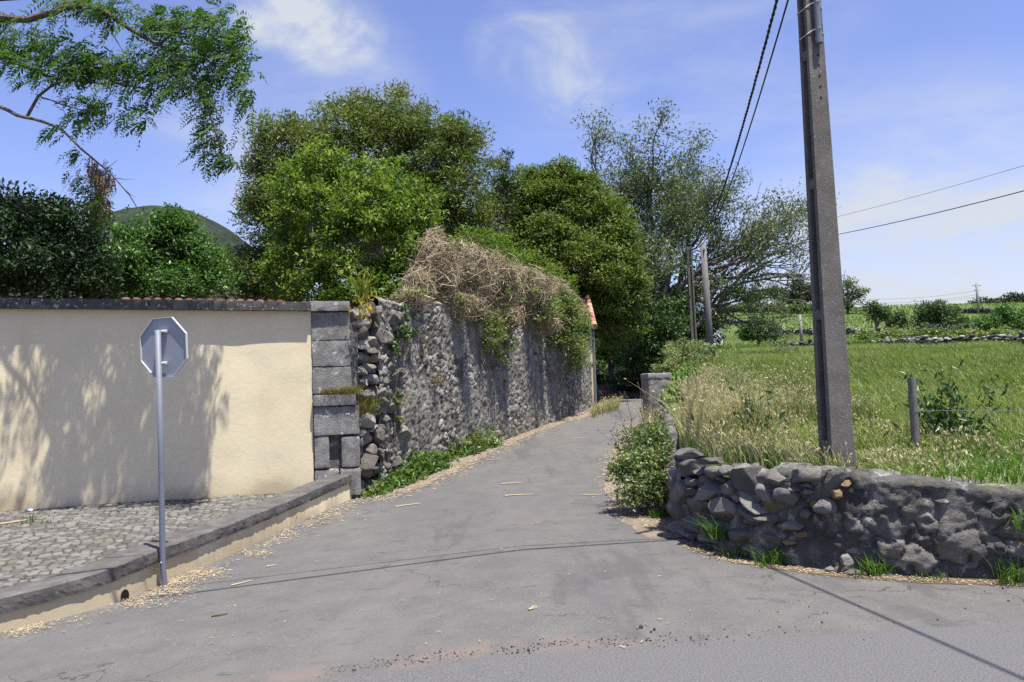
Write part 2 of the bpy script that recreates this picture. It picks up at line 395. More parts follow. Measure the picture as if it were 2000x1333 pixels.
MT = {}
MT['asphalt'] = road_material()
MT['render'] = mat('cream_render', [(.60, .525, .35), (.645, .57, .385), (.67, .595, .41)], 1.1, .9, .3, 14, ramp=(.3, .7), spec=.2, bdist=.012,
                   over=[((.51, .425, .28), .8, .46, .74, (1, 1, .22), .55), ((.46, .40, .30), 3.2, .62, .74, (1, 1, .10), .4), ((.42, .34, .23), 4, .66, .76, (1, 1, .4), .4), ((.25, .21, .16), 26, .70, .74, (1, 1, 1), .5)])
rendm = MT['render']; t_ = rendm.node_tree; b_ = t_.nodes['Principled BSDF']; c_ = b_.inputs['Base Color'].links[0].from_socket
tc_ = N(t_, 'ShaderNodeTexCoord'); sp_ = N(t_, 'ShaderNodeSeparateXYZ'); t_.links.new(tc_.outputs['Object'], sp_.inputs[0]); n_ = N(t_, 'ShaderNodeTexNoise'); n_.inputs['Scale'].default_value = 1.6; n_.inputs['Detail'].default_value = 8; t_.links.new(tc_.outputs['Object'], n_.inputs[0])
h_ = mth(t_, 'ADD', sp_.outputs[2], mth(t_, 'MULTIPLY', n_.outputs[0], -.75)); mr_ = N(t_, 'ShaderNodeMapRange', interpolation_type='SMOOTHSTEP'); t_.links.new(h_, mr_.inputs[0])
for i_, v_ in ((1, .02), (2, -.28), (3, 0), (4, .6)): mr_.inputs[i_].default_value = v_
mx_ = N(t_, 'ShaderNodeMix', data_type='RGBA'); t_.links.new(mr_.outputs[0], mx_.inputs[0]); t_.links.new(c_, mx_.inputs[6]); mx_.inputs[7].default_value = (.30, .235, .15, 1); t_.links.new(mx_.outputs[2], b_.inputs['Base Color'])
MT['basalt'] = mat('dark_basalt', [(.036, .034, .033), (.066, .063, .06), (.10, .096, .09)], 6, .9, .8, 60, ramp=(.3, .72), bdist=.012,
                   over=[((.42, .42, .39), 15, .58, .64, (1, 1, 1), .8), ((.16, .155, .14), 2.2, .55, .7, (1, 1, 1), .5)])
MT['coping'] = mat('coping_stone', [(.06, .057, .054), (.095, .09, .085), (.14, .132, .123)], 5, .9, .7, 70, ramp=(.3, .72), bdist=.01,
                   over=[((.30, .29, .27), 22, .64, .72, (1, 1, 1), .6), ((.055, .052, .05), 1.5, .5, .66, (1, 1, 1), .5)])
MT['ashlar'] = mat('ashlar_block', [(.11, .107, .098), (.20, .195, .18), (.30, .293, .27)], 5, .92, .8, 45, ramp=(.3, .72), bdist=.02,
                   over=[((.56, .56, .52), 9, .60, .66, (1, 1, 1), .85), ((.40, .40, .38), 2.2, .60, .70, (2.5, 2.5, .4), .6), ((.16, .14, .05), 3.5, .62, .76, (1, 1, 1), .5)])
MT['rubble'] = mat('rubble_stone', [(.075, .068, .056), (.15, .14, .118), (.235, .223, .192), (.34, .325, .285)], 7, .92, .9, 26, attr=.55, ramp=(.22, .78), bdist=.035,
                   over=[((.44, .435, .41), 5, .60, .72, (1, 1, .35), .75), ((.055, .053, .05), 3.5, .52, .66, (2.2, 2.2, .16), .75), ((.16, .115, .06), 1.4, .56, .70, (1.5, 1.5, .45), .55), ((.10, .115, .05), 2.1, .62, .72, (1.3, 1.3, .5), .5)],
                   extra=[('joint', (.04, .038, .035), .02, .13)])
MT['drystone'] = mat('dry_stone', [(.06, .058, .053), (.135, .13, .118), (.24, .232, .21)], 6, .92, 1.0, 22, attr=.5, ramp=(.2, .8), bdist=.03,
                     over=[((.34, .335, .31), 9, .62, .72, (1, 1, 1), .6), ((.17, .12, .04), 2.6, .66, .74, (1, 1, 1), .5)])
MT['fieldstone'] = mat('field_stone', [(.035, .034, .032), (.10, .098, .09), (.30, .295, .27)], 3, .92, .6, 14, attr=.8, ramp=(.15, .85), over=[((.03, .03, .03), 2.2, .55, .65, (1, 1, 1), .6)])
MT['ochrestone'] = mat('ochre_stone', [(.13, .09, .04), (.20, .145, .07), (.17, .155, .12)], 9, .92, .8, 40, bdist=.02)
MT['mortarwall'] = mat('mortared_rubble', [(.05, .048, .043), (.115, .111, .10), (.23, .222, .20)], 9, .93, 1.0, 24, attr=.45, ramp=(.22, .78), bdist=.05,
                       over=[((.40, .385, .345), 6, .53, .66, (1, 1, 1), .75), ((.20, .14, .055), 3.1, .59, .66, (1, 1, 1), .7), ((.035, .035, .035), 2.4, .54, .66, (1, 1, 1), .6)],
                       extra=[('joint', (.06, .057, .052), .0, .10)])
MT['cobble'] = mat('cobbles', [(.072, .07, .065), (.115, .112, .105), (.165, .16, .15)], 9, .85, .6, 60, attr=.6, ramp=(.25, .8), bdist=.012,
                   extra=[('joint', (.045, .038, .02), .08, .24)], over=[((.12, .115, .06), 1.6, .58, .72, (1, 1, 1), .35), ((.26, .23, .17), 30, .66, .73, (1, 1, 1), .6)])
MT['concrete'] = mat('pole_concrete', [(.082, .076, .068), (.118, .11, .099), (.155, .146, .132)], 4, .92, .9, 90, ramp=(.3, .72), bdist=.008,
                     over=[((.40, .39, .37), 75, .60, .66, (1, 1, 1), .85), ((.045, .045, .045), 60, .60, .68, (1, 1, 1), .6), ((.24, .19, .08), 5, .70, .76, (1, 1, .5), .6)])
MT['oldconcrete'] = mat('old_concrete', [(.19, .185, .165), (.28, .27, .245)], 8, .92, .7, 50, over=[((.36, .35, .33), 10, .6, .7, (1, 1, .5), .6)])
MT['steel'] = mat('galvanised_steel', [(.13, .145, .185), (.16, .175, .215)], 12, .55, .1, 80, spec=.5, over=[((.20, .20, .21), 9, .62, .74, (1, 1, 1), .5)])
MT['signgrey'] = mat('sign_back_grey', [(.235, .262, .305), (.26, .285, .325)], 3, .6, 0, spec=.5)
MT['signred'] = mat('sign_face_red', [(.5, .02, .02), (.52, .025, .025)], 3, .4, 0, spec=.5)
MT['brightmetal'] = mat('bare_metal', [(.42, .42, .42), (.52, .52, .52)], 20, .4, 0, spec=.6)
MT['pvc'] = mat('grey_pvc', [(.12, .135, .16), (.14, .155, .18)], 5, .4, 0, spec=.5)
MT['black'] = mat('black_rubber', [(.012, .012, .012), (.02, .02, .02)], 9, .6, 0)
MT['hole'] = mat('dark_void', [(.006, .006, .006), (.01, .01, .01)], 9, 1, 0)
MT['wood'] = mat('weathered_wood', [(.085, .078, .075), (.15, .14, .135), (.20, .19, .18)], 12, .9, .8, 60, stretch=(4, 4, .5), bdist=.008)
MT['bark'] = mat('bark', [(.06, .048, .038), (.12, .10, .08), (.18, .155, .13)], 9, .92, .8, 40, stretch=(3, 3, .7), bdist=.02)
MT['greybark'] = mat('grey_bark', [(.06, .052, .045), (.12, .107, .093), (.20, .18, .16)], 8, .92, .6, 40, stretch=(2, 2, .7), bdist=.02)
MT['tile'] = mat('terracotta', [(.24, .10, .07), (.35, .17, .12), (.43, .27, .20)], 6, .85, .4, 50, attr=.6, ramp=(.2, .8), over=[((.16, .12, .10), 7, .6, .72, (1, 1, 1), .6)])
MT['whitewash'] = mat('whitewash', [(.68, .66, .60), (.78, .76, .70)], 2, .9, .2, 30)
MT['soil'] = mat('soil', [(.07, .052, .035), (.12, .09, .06), (.17, .13, .085)], 3, .95, .8, 30, bdist=.03)
MT['litterground'] = mat('leaf_litter', [(.11, .09, .068), (.19, .155, .115), (.27, .225, .17)], 9, .95, .8, 60, bdist=.02)
MT['fieldsoil'] = mat('meadow', [(.062, .10, .024), (.085, .13, .032), (.115, .155, .045)], .35, .95, .6, 9, bdist=.12,
                      over=[((.135, .135, .06), .12, .52, .68, (1, 1, 1), .55), ((.07, .118, .024), .05, .45, .6, (1, .4, 1), .5), ((.05, .085, .02), 2.2, .5, .68, (1, 1, 1), .5)])
MT['hill'] = mat('hill_scrub', [(.018, .032, .018), (.028, .046, .022), (.045, .062, .03)], .05, .95, 1, .25, bdist=5,
                 over=[((.055, .07, .035), .03, .52, .66, (1, 1, 1), .6), ((.011, .02, .011), .12, .46, .58, (1, 1, 1), .9), ((.06, .075, .04), .2, .58, .68, (1, 1, 1), .7), ((.13, .11, .08), .012, .60, .68, (1, 1, .2), .5)])
MT['straw'] = leafmat('straw', [(.24, .18, .105), (.42, .335, .21), (.58, .50, .35)], .7, .1, .2, (1, 1, 1))
MT['deadstick'] = leafmat('dead_stick', [(.10, .082, .052), (.30, .248, .16), (.53, .46, .325)], .85, 0, .1)
MT['gravel'] = mat('gravel', [(.025, .025, .027), (.06, .06, .06), (.12, .115, .11)], 9, .9, .3, 90, attr=.9, ramp=(0, 1))
G = lambda *c: c
MT['lf_locust'] = leafmat('locust_leaf', [(.028, .062, .012), (.052, .108, .02), (.085, .155, .032)], .6, .4, .15)
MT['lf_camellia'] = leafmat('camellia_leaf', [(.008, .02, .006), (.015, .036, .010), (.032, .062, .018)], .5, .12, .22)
MT['lf_mid'] = leafmat('laurel_leaf', [(.03, .075, .014), (.06, .13, .025), (.10, .19, .042)], .4, .3)
MT['lf_pale'] = leafmat('pittosporum_leaf', [(.045, .075, .022), (.085, .125, .04), (.13, .175, .06)], .45, .28)
MT['lf_grev'] = leafmat('silky_oak_leaf', [(.036, .07, .014), (.078, .126, .022), (.125, .17, .032), (.165, .15, .04)], .5, .28)
MT['lf_shrub'] = leafmat('privet_leaf', [(.03, .066, .010), (.075, .135, .018), (.14, .21, .032), (.23, .28, .065)], .5, .36, .2)
MT['lf_dome'] = leafmat('round_crown_leaf', [(.05, .085, .018), (.105, .15, .033), (.165, .215, .052)], .55, .28, .2)
MT['lf_euc'] = leafmat('sparse_leaf', [(.06, .085, .035), (.095, .13, .055), (.15, .18, .09)], .45, .25)
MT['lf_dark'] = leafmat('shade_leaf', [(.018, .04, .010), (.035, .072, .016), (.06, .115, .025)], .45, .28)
MT['lf_fresh'] = leafmat('fresh_leaf', [(.05, .11, .014), (.10, .20, .028), (.17, .28, .05)], .4, .42)
MT['lf_weed'] = leafmat('weed_leaf', [(.03, .07, .012), (.06, .125, .022), (.11, .19, .04), (.20, .22, .07)], .45, .38)
MT['lf_vine'] = leafmat('vine_leaf', [(.07, .10, .028), (.13, .175, .05), (.22, .26, .10)], .45, .32)
MT['lf_ivy'] = leafmat('ivy_leaf', [(.03, .07, .015), (.055, .11, .025), (.10, .16, .045)], .35, .25, .45)
MT['lf_bramble'] = leafmat('bramble_leaf', [(.05, .09, .025), (.10, .155, .05), (.17, .215, .095), (.32, .27, .06)], .42, .3)
MT['lf_brown'] = leafmat('dead_leaf', [(.09, .06, .03), (.165, .115, .06), (.25, .185, .10)], .7, .2, .2, (1, 1, 1))
MT['lf_yellow'] = leafmat('yellowing_leaf', [(.10, .16, .02), (.30, .28, .04), (.50, .30, .05)], .45, .3)
MT['lf_far'] = leafmat('far_leaf', [(.035, .062, .02), (.06, .10, .03), (.10, .15, .045)], .6, .2)
MT['lf_farpine'] = leafmat('far_pine', [(.02, .034, .018), (.034, .055, .026), (.055, .08, .035)], .6, .1)
MT['gr_field'] = leafmat('meadow_grass', [(.092, .135, .032), (.14, .188, .052), (.19, .232, .08), (.31, .31, .155)], .55, .38)
MT['gr_dry'] = leafmat('dry_grass', [(.10, .165, .035), (.21, .24, .08), (.40, .36, .19), (.60, .52, .33)], .6, .3, .2, (1.1, 1.1, .9))
MT['gr_lush'] = leafmat('lush_grass', [(.04, .095, .012), (.075, .155, .02), (.12, .22, .035)], .45, .4)
MT['moss'] = leafmat('dry_moss', [(.12, .075, .025), (.17, .14, .04), (.20, .22, .06)], .8, .2, .1)

# ------------------------------------------------------------------ vegetation generators
def unit(a): return a/(np.linalg.norm(a, axis=-1, keepdims=True)+1e-9)
def leaves(mb, rng, c, L, asp, out=None, up=.6, tint=None, fold=.12, droop=0.0, dirbias=None, dirw=.6):
    n = len(c); L = np.broadcast_to(np.asarray(L, float), (n,))*rng.uniform(.65, 1.25, n)
    d = unit(rng.normal(size=(n, 3))+(0 if out is None else out*1.0)+np.array([0, 0, -droop])+(0 if dirbias is None else np.asarray(dirbias)*dirw*2))
    nn = rng.normal(size=(n, 3))*.75+np.array([0, 0, up*1.6])+(0 if out is None else out*.6)
    s = unit(np.cross(nn, d)); nn = np.cross(d, s)
    W = (L*asp)[:, None]; l = L[:, None]
    V = np.stack([c-d*l*.5, c+s*W*.5-d*l*.05+nn*W*fold, c+d*l*.5, c-s*W*.5-d*l*.05+nn*W*fold], 1).reshape(-1, 3)
    Q = np.arange(n*4).reshape(n, 4)
    t = rng.uniform(.25, .75, n) if tint is None else np.clip(tint+rng.normal(0, .13, n), 0, 1)
    mb.add(V, Q, None, np.repeat(t, 4)); return mb
def clumps(mb, rng, lobes, n, leaf, asp, rc, flat=.65, up=.6, inner=.35, jag=.12, per=40, gap=0.0, tvar=.16, dirbias=None, droop=0., hang=0.0):
    """lobes: list of (centre, radii(3)). leaf clumps near the lobes' surfaces"""
    area = np.array([(r[0]*r[1]+r[1]*r[2]+r[0]*r[2]) for c, r in lobes]); area = area/area.sum()
    for (c, r), a in zip(lobes, area):
        k = max(3, int(n*a/per)); u = unit(rng.normal(size=(k, 3)))
        u[:, 2] = np.where(u[:, 2] < -.55, -u[:, 2]*.6, u[:, 2]); u = unit(u)
        rr = 1-inner*rng.random(k)**2.0*1.6; rr = np.clip(rr+rng.normal(0, jag, k), .15, 1.3)
        cc = c+u*rr[:, None]*r
        if gap:
            mk = fbm(cc*1.3/max(.3, rc*2), 2, 5) > gap; cc = cc[mk]; u = u[mk]; k = len(cc)
        if not k: continue
        ct = np.clip(.5+rng.normal(0, tvar, k), .05, .95); m = max(2, int(per))
        o = rng.normal(size=(k, m, 3))*.55; ln = np.linalg.norm(o, axis=2, keepdims=True); o = o/np.maximum(1, ln)
        rk = rc*rng.uniform(.6, 1.35, (k, 1, 1)); o = o*rk*np.array([1, 1, flat]); o[..., 2] -= hang*np.hypot(o[..., 0], o[..., 1])
        p = (cc[:, None, :]+o).reshape(-1, 3); outv = np.repeat(u, m, 0)*.5+unit(o.reshape(-1, 3))*.7
        leaves(mb, rng, p, leaf, asp, outv, up, np.repeat(ct, m), droop=droop, dirbias=dirbias)
    return mb
def LB(lst, Y, depth=.9):
    """outline lobes given by bearing/elevation and the tree's real distance; each has its own depth"""
    o = []
    for e in lst:
        px, py, rx, ry = e[:4]; dy = e[4] if len(e) > 4 else 0
        y = Y+dy; k = y/FPX; o.append((P(px, py, y), np.array([rx*k, depth*(rx+ry)*.5*k, ry*k])))
    return o
def wob(a, b, n, rng, amp, sag=0):
    t = np.linspace(0, 1, n)[:, None]; p = np.asarray(a)*(1-t)+np.asarray(b)*t
    ln = np.linalg.norm(np.asarray(b)-np.asarray(a)); q = rng.normal(size=(n, 3))*amp*ln*np.sin(np.pi*t)
    q[:, 2] += (sag*4*t*(1-t))[:, 0]; return p+q
def limbs(mb, rng, base, lobes, r0, fork=.45, nmax=12):
    top = np.mean([c for c, r in lobes], 0); f = base+(top-base)*fork
    f[:2] = base[:2]*.55+f[:2]*.45
    mb.tube(wob(base-np.array([0, 0, .15]), f, 7, rng, .03), np.linspace(r0*1.15, r0*.75, 7), 9)
    for c, r in lobes[:nmax]:
        e = c+np.array([0, 0, r[2]*.35]); ln = np.linalg.norm(e-f)
        mb.tube(wob(f-np.array([0, 0, .05]), e, 7, rng, .05, .05*ln), np.linspace(r0*.6, r0*.1, 7), 6)
        for _ in range(3):
            q = c+unit(rng.normal(size=3))*r*.8; mb.tube(wob(f*.35+c*.65, q, 5, rng, .06), np.linspace(r0*.25, r0*.05, 5), 5)
    return mb
def tree(name, label, cat, lobes, leafm, n, leaf, asp, rc, base, r0=.15, bark='bark', seed=1, group=None, trunk=True, crown='crown', knobs=0, **kw):
    rng = np.random.default_rng(seed); l0 = lobes; lobes = list(lobes)
    for _ in range(knobs):
        c, r = l0[rng.integers(len(l0))]; u = unit(rng.normal(size=3)+np.array([0, -.2, .5])); q = r*rng.uniform(.16, .36); lobes.append((c+u*r*rng.uniform(.9, 1.12), np.maximum(q, q.mean()*.7)))
    base = np.asarray(base, float)
    root = empty(name, base, label, cat, group)
    part(crown, clumps(MB(), rng, lobes, n, leaf, asp, rc, **kw), MT[leafm], root)
    if trunk: part('trunk', limbs(MB(), rng, base, l0, r0), MT[bark], root, sm=True)
    return root
def blades(mb, rng, p, h, wd, lean=(0, 0), bend=.35, tint=None, head=0.0, headL=.1):
    n = len(p); h = np.broadcast_to(np.asarray(h, float), (n,))*rng.uniform(.55, 1.2, n); wd = np.broadcast_to(np.asarray(wd, float), (n,))
    a = rng.uniform(0, 2*np.pi, n); sdir = np.stack([np.cos(a), np.sin(a), 0*a], 1)
    ln = np.stack([rng.normal(0, bend, n)+lean[0], rng.normal(0, bend, n)+lean[1], 0*a], 1)
    up = np.array([0, 0, 1.]); V = []
    for k, wk in ((0, 1), (.55, .8), (1, .12)):
        c = p+h[:, None]*(up*k*(1-.12*k*np.linalg.norm(ln, axis=1)[:, None])+ln*k*k)
        V += [c-sdir*(wd*wk*.5)[:, None], c+sdir*(wd*wk*.5)[:, None]]
    V = np.stack(V, 1).reshape(-1, 3); i = np.arange(n)[:, None]*6
    Q = np.concatenate([i+np.array([[0, 1, 3, 2]]), i+np.array([[2, 3, 5, 4]])])
    t = rng.uniform(0, 1, n) if tint is None else np.clip(tint+rng.normal(0, .14, n), 0, 1)
    mb.add(V, Q, None, np.repeat(t, 6))
    if head > 0:
        m = rng.random(n) < head; tip = (p+h[:, None]*(up*(1-.12*np.linalg.norm(ln, axis=1)[:, None])+ln))[m]
        dd = unit(ln[m]*1.2+up*.6)
        for q in range(3):
            leaves(mb, rng, tip-dd*headL*.3+rng.normal(0, headL*.12, tip.shape), headL, .28, None, .1, np.clip(np.full(len(tip), .85), 0, 1), dirbias=dd, dirw=1.5)
    return mb
_ico = {}
def ico(sub):
    if sub not in _ico:
        b = bmesh.new(); bmesh.ops.create_icosphere(b, subdivisions=sub, radius=1); b.verts.index_update()
        _ico[sub] = (np.array([v.co[:] for v in b.verts]), np.array([[v.index for v in f.verts] for f in b.faces])); b.free()
    return _ico[sub]
def rock(mb, rng, c, size, ang=0.0, U=None, sub=3, planes=11, rough=.05, tint=None):
    """a stone: flattened facets cut from a ball, then roughened. U: 3x3 frame (rows: along, out, up)"""
    V, Fc = ico(sub); V = V.copy()
    for _ in range(planes):
        nn = unit(rng.normal(size=3)); d = rng.uniform(.48, .82); e = V @ nn-d
        V -= np.outer(np.maximum(e, 0)*.985, nn)
    V /= np.abs(V).max(0)
    o_ = rng.uniform(0, 99, 3); V *= 1+(fbm(V*2.3+o_, 4, 3)-.5)[:, None]*rough*3.5+(fbm(V*7+o_, 3, 5)-.5)[:, None]*rough*2.2
    V *= np.asarray(size)/2
    ca, sa = math.cos(ang), math.sin(ang)
    V = np.stack([V[:, 0]*ca-V[:, 2]*sa, V[:, 1], V[:, 0]*sa+V[:, 2]*ca], 1)
    if U is not None: V = V @ U
    return mb.add(V+np.asarray(c), None, Fc, rng.uniform(.1, .9) if tint is None else tint)

def resample(pts, step):
    pts = np.asarray(pts, float); d = np.r_[0, np.cumsum(np.linalg.norm(np.diff(pts[:, :2], axis=0), axis=1))]
    n = max(2, int(d[-1]/step)); s = np.linspace(0, d[-1], n)
    return np.stack([np.interp(s, d, pts[:, k]) for k in range(pts.shape[1])], 1), s
def rubble_wall(pts, thick, step=.03, cell=(.24, .15), amp=.06, seed=1, vstretch=False, back=True, topround=.05, coarse=0.0, mortar=.8, warp=.5, rg_=.6):
    """pts rows: x, y, zbottom, ztop (front line; the wall's body lies to its left). One skin: face, top, back."""
    q, s = resample(pts, step); T = np.gradient(q[:, :2], axis=0); T /= np.linalg.norm(T, axis=1)[:, None]
    k = np.ones(9)/9; Tx = np.convolve(np.pad(T[:, 0], 4, 'edge'), k, 'valid'); Ty = np.convolve(np.pad(T[:, 1], 4, 'edge'), k, 'valid')
    nrm = np.stack([Ty, -Tx], 1); nrm /= np.linalg.norm(nrm, axis=1)[:, None]
    H = (q[:, 3]-q[:, 2]).max(); nv = int(H/step); nt = max(3, int(thick/step)); nb = max(3, nv//4) if back else 0
    V = []; SS = []; TT = []; ON = []
    for j in range(nv):
        f = j/(nv-1); z = q[:, 2]*(1-f)+q[:, 3]*f; V.append(np.stack([q[:, 0], q[:, 1], z], 1)); TT.append(f*(q[:, 3]-q[:, 2])); SS.append(s)
        ON.append(np.concatenate([nrm, np.zeros((len(q), 1))], 1))
    for j in range(1, nt+1):
        f = j/nt; V.append(np.stack([q[:, 0]-nrm[:, 0]*thick*f, q[:, 1]-nrm[:, 1]*thick*f, q[:, 3]], 1))
        TT.append((q[:, 3]-q[:, 2])+f*thick); SS.append(s); ON.append(np.tile([0, 0, 1.], (len(q), 1)))
    for j in range(1, nb+1):
        f = j/nb; V.append(np.stack([q[:, 0]-nrm[:, 0]*thick, q[:, 1]-nrm[:, 1]*thick, q[:, 3]*(1-f)+q[:, 2]*f], 1))
        TT.append((q[:, 3]-q[:, 2])*(1+f)+thick); SS.append(s); ON.append(np.concatenate([-nrm, np.zeros((len(q), 1))], 1))
    nr = len(V); V = np.stack(V); SS = np.stack(SS); TT = np.stack(TT); ON = np.stack(ON)
    def nz(sc, sd, o=3): return fbm(np.stack([SS.ravel()*sc, TT.ravel()*sc, SS.ravel()*0+sd], 1), o, seed+int(sd))
    wa = cell[0]*warp
    sw = SS.ravel()+wa*(nz(2.2/wa*.35, 1)-.5)*2+wa*.35*(nz(9, 2)-.5); tw = TT.ravel()+wa*.8*(nz(2.2/wa*.35, 5)-.5)*2+wa*.35*(nz(9, 6)-.5)
    j1, h1, d1 = voro(sw, tw, cell[0], cell[1], seed, .98)
    cover = smooth(.40, .58, nz(1.1, 11, 4))*mortar                 # mortar smeared over the stones here
    rough = nz(11, 13, 5)-.5; mid = nz(4.5, 17, 4)-.5; big = nz(.9, 19)
    st_ = smooth(0, .22, j1)*(.35+.8*h1)
    disp = amp*st_*(1-.75*cover)+amp*.45*cover+amp*rg_*rough*1.2+amp*rg_*mid+coarse*(big-.5)
    h1 = h1*(1-cover)+cover*(.25+.5*nz(6, 23))
    j1 = np.maximum(j1, cover*.3*(nz(14, 29) > .42))
    V = V+ON*disp.reshape(SS.shape)[..., None]
    mb = MB(); mb.grid(V.reshape(-1, 3), nr, len(q), h1, np.minimum(j1, .99)); mb.line = (q, s, nrm)
    # end caps
    return mb

rng0 = np.random.default_rng(11)
# ================================================================== SETTING: ground, road, field, hill
m = MB(); xs = np.r_[-2600, -600, -120, -60, 60, 120, 600, 2600.]; ys = np.r_[-400, -60, 90, 300, 900, 3000.]
X, Yg = np.meshgrid(xs, ys, indexing='ij'); m.grid(np.stack([X, Yg, X*0-1.2], -1).reshape(-1, 3), len(xs), len(ys))
solo('ground', m, MT['soil'], 'bare ground reaching to the horizon under the fields', kind='structure', loc=(0, 0, 0))
m = MB(); xs = np.r_[np.linspace(-40, -10, 16), np.linspace(-9.5, 14, 60), np.linspace(15, 50, 16)]; ys = np.r_[np.linspace(-12, 3, 8), np.linspace(3.3, 47, 110)]
X, Yg = np.meshgrid(xs, ys, indexing='ij'); m.grid(np.stack([X, Yg, R(X, Yg)], -1).reshape(-1, 3), len(xs), len(ys))
solo('road', m, MT['asphalt'], 'grey asphalt lane rising and bending away between stone walls', kind='structure', sm=True, loc=(0, 0, 0))

# lines of the place
CX = P(700, 967, 12.4)                                   # street corner of the two walls
AX = P(0, 990, 11.0); wdir = (CX-AX)[:2]; wdir /= np.linalg.norm(wdir); wnor = np.array([wdir[1], -wdir[0]])
DX = gp(1155, 797)
def wl(px):           # point of the yellow wall's face line under image column px (ground plan)
    d = pdir(px, 800); A = AX[:2]; M_ = np.array([[d[0], -wdir[0]], [d[1], -wdir[1]]]); t, u = np.linalg.solve(M_, A)
    return A+wdir*u, u
LEN = np.linalg.norm((CX-AX)[:2])
KB = [(-420, 1345, 1277), (-250, 1300, 1232), (-110, 1264, 1194), (0, 1236, 1164), (89, 1214, 1146), (162, 1200, 1130), (253, 1171, 1094), (318, 1140, 1068), (420, 1098, 1033), (525, 1048, 993), (620, 1004, 953), (706, 966, 916)]
kb = []
for px, yb, yt in KB:
    b = gp(px, yb); kb.append((b[0], b[1], b[2], P(px, yt, b[1])[2]))
kb = np.array(kb)
RW = [(1315, 1008), (1322, 1030), (1345, 1048), (1420, 1078), (1500, 1098), (1640, 1114), (1760, 1124), (2000, 1136)]
rw = [gp(*p) for p in RW]
rwl = [(p[0], p[1]) for p in rw]+[(5.2, rw[-1][1]-.25), (8.5, rw[-1][1]-.8), (14, rw[-1][1]-1.6)]
LW = [(2.95, 16.6), (2.55, 13.5), (2.05, 10.6), (rwl[0][0], rwl[0][1])]          # right side of the lane, pier towards the corner
XL = LW[::-1][::-1]
pl = np.array([(46, 110), (30, 75), (17, 60), (12, 42), (8, 33), (5.3, 25), (3.3, 18)]+LW+rwl[1:]+[(40, 1.5), (60, 0)])
def xl(y):
    o = np.argsort(pl[:, 1], kind='stable'); return np.interp(y, pl[o, 1], pl[o, 0])
m = MB(); ys = np.r_[np.linspace(1, 20, 77), np.linspace(20.7, 62, 50), np.linspace(64, 400, 56)]; us = np.linspace(0, 1, 70)
YY, UU = np.meshgrid(ys, us, indexing='ij'); W_ = np.where(YY < 110, 60+YY*1.6, 236+(YY-110)*2)
XX = xl(YY)+.12+W_*UU**2.2
far_left = smooth(50, 64, YY); XX = XX-far_left*(1-UU)**2*(YY*.9+60)
ZZ = F(XX, YY)+ (fbm(np.stack([XX.ravel()*.05, YY.ravel()*.05, XX.ravel()*0], 1), 3, 2).reshape(XX.shape)-.5)*np.clip((YY-12)/40, 0, 1)*1.0
def Fz(x, y):
    x = np.atleast_1d(np.asarray(x, float)); y = np.atleast_1d(np.asarray(y, float))*np.ones_like(x)
    return F(x, y)+(fbm(np.stack([x*.05, y*.05, x*0], 1), 3, 2)-.5)*np.clip((y-12)/40, 0, 1)*1.0
XX = np.c_[XX[:, :1], XX]; YY = np.c_[YY[:, :1], YY]; ZZ = np.c_[ZZ[:, :1]*0-1.5, ZZ]
m.grid(np.stack([XX, YY, ZZ], -1).reshape(-1, 3), len(ys), len(us)+1)
solo('field', m, MT['fieldsoil'], 'green meadow rising gently from the low wall to the ridge', kind='structure', sm=True, loc=(0, 0, 0))
m = MB(); a = AX[:2]-wdir*40-wnor*.2; c = CX[:2]-wnor*.3+np.array([-.3, 0]); d = DX[:2]+np.array([-.4, 0])
gz = 1.95; V = [(*a, gz), (*c, gz), (*d, gz), (9, 70, gz), (-60, 70, gz)]
m.add(V, None, None, .5, 1.0, [[0, 1, 2, 3, 4]]); solo('garden_ground', m, MT['soil'], 'raised garden soil behind the tall walls', kind='structure', loc=(0, 0, 0))
# bank of dry leaves at the bend
m = MB(); b0 = P(1165, 778, 31); n = 24; t = np.linspace(0, 1, n); uu, vv = np.meshgrid(t, t, indexing='ij')
bx = b0[0]-2+uu*6.2; by = 33.5+vv*6-uu*1.2; bz = R(bx, by)+.03+.45*smooth(0, .6, vv)*smooth(0, .25, 1-uu)+.06*fbm(np.stack([bx.ravel()*2, by.ravel()*2, bx.ravel()*0], 1), 3, 4).reshape(bx.shape)
m.grid(np.stack([bx, by, bz], -1).reshape(-1, 3), n, n); solo('leaf_bank', m, MT['soil'], 'brown leaf covered bank where the lane bends under trees', kind='structure', sm=True, loc=(0, 0, 0))
# hill
m = MB(); nu, nv = 150, 70; u = np.linspace(-1, 1, nu); v = np.linspace(0, 1, nv); UU, VV = np.meshgrid(u, v, indexing='ij')
hp = P(372, 413, 640); hx = hp[0]+UU*430; hy = 330+VV*620
rr = np.hypot((hx-hp[0])/np.where(hx < hp[0], 130, 100), (hy-640)/250)
prof = hp[2]*np.clip(1-rr**1.6*.62, 0, 1)
ridge = fbm(np.stack([hx.ravel()*.012, hy.ravel()*.012, hx.ravel()*0], 1), 5, 8).reshape(hx.shape)-.5
hz = prof+ridge*34*np.clip(rr*1.6+.12, 0, 1)-2
m.grid(np.stack([hx, hy, hz], -1).reshape(-1, 3), nu, nv); solo('hill', m, MT['hill'], 'green scrub covered hill far behind the garden trees', kind='structure', sm=True, loc=(0, 0, 0))

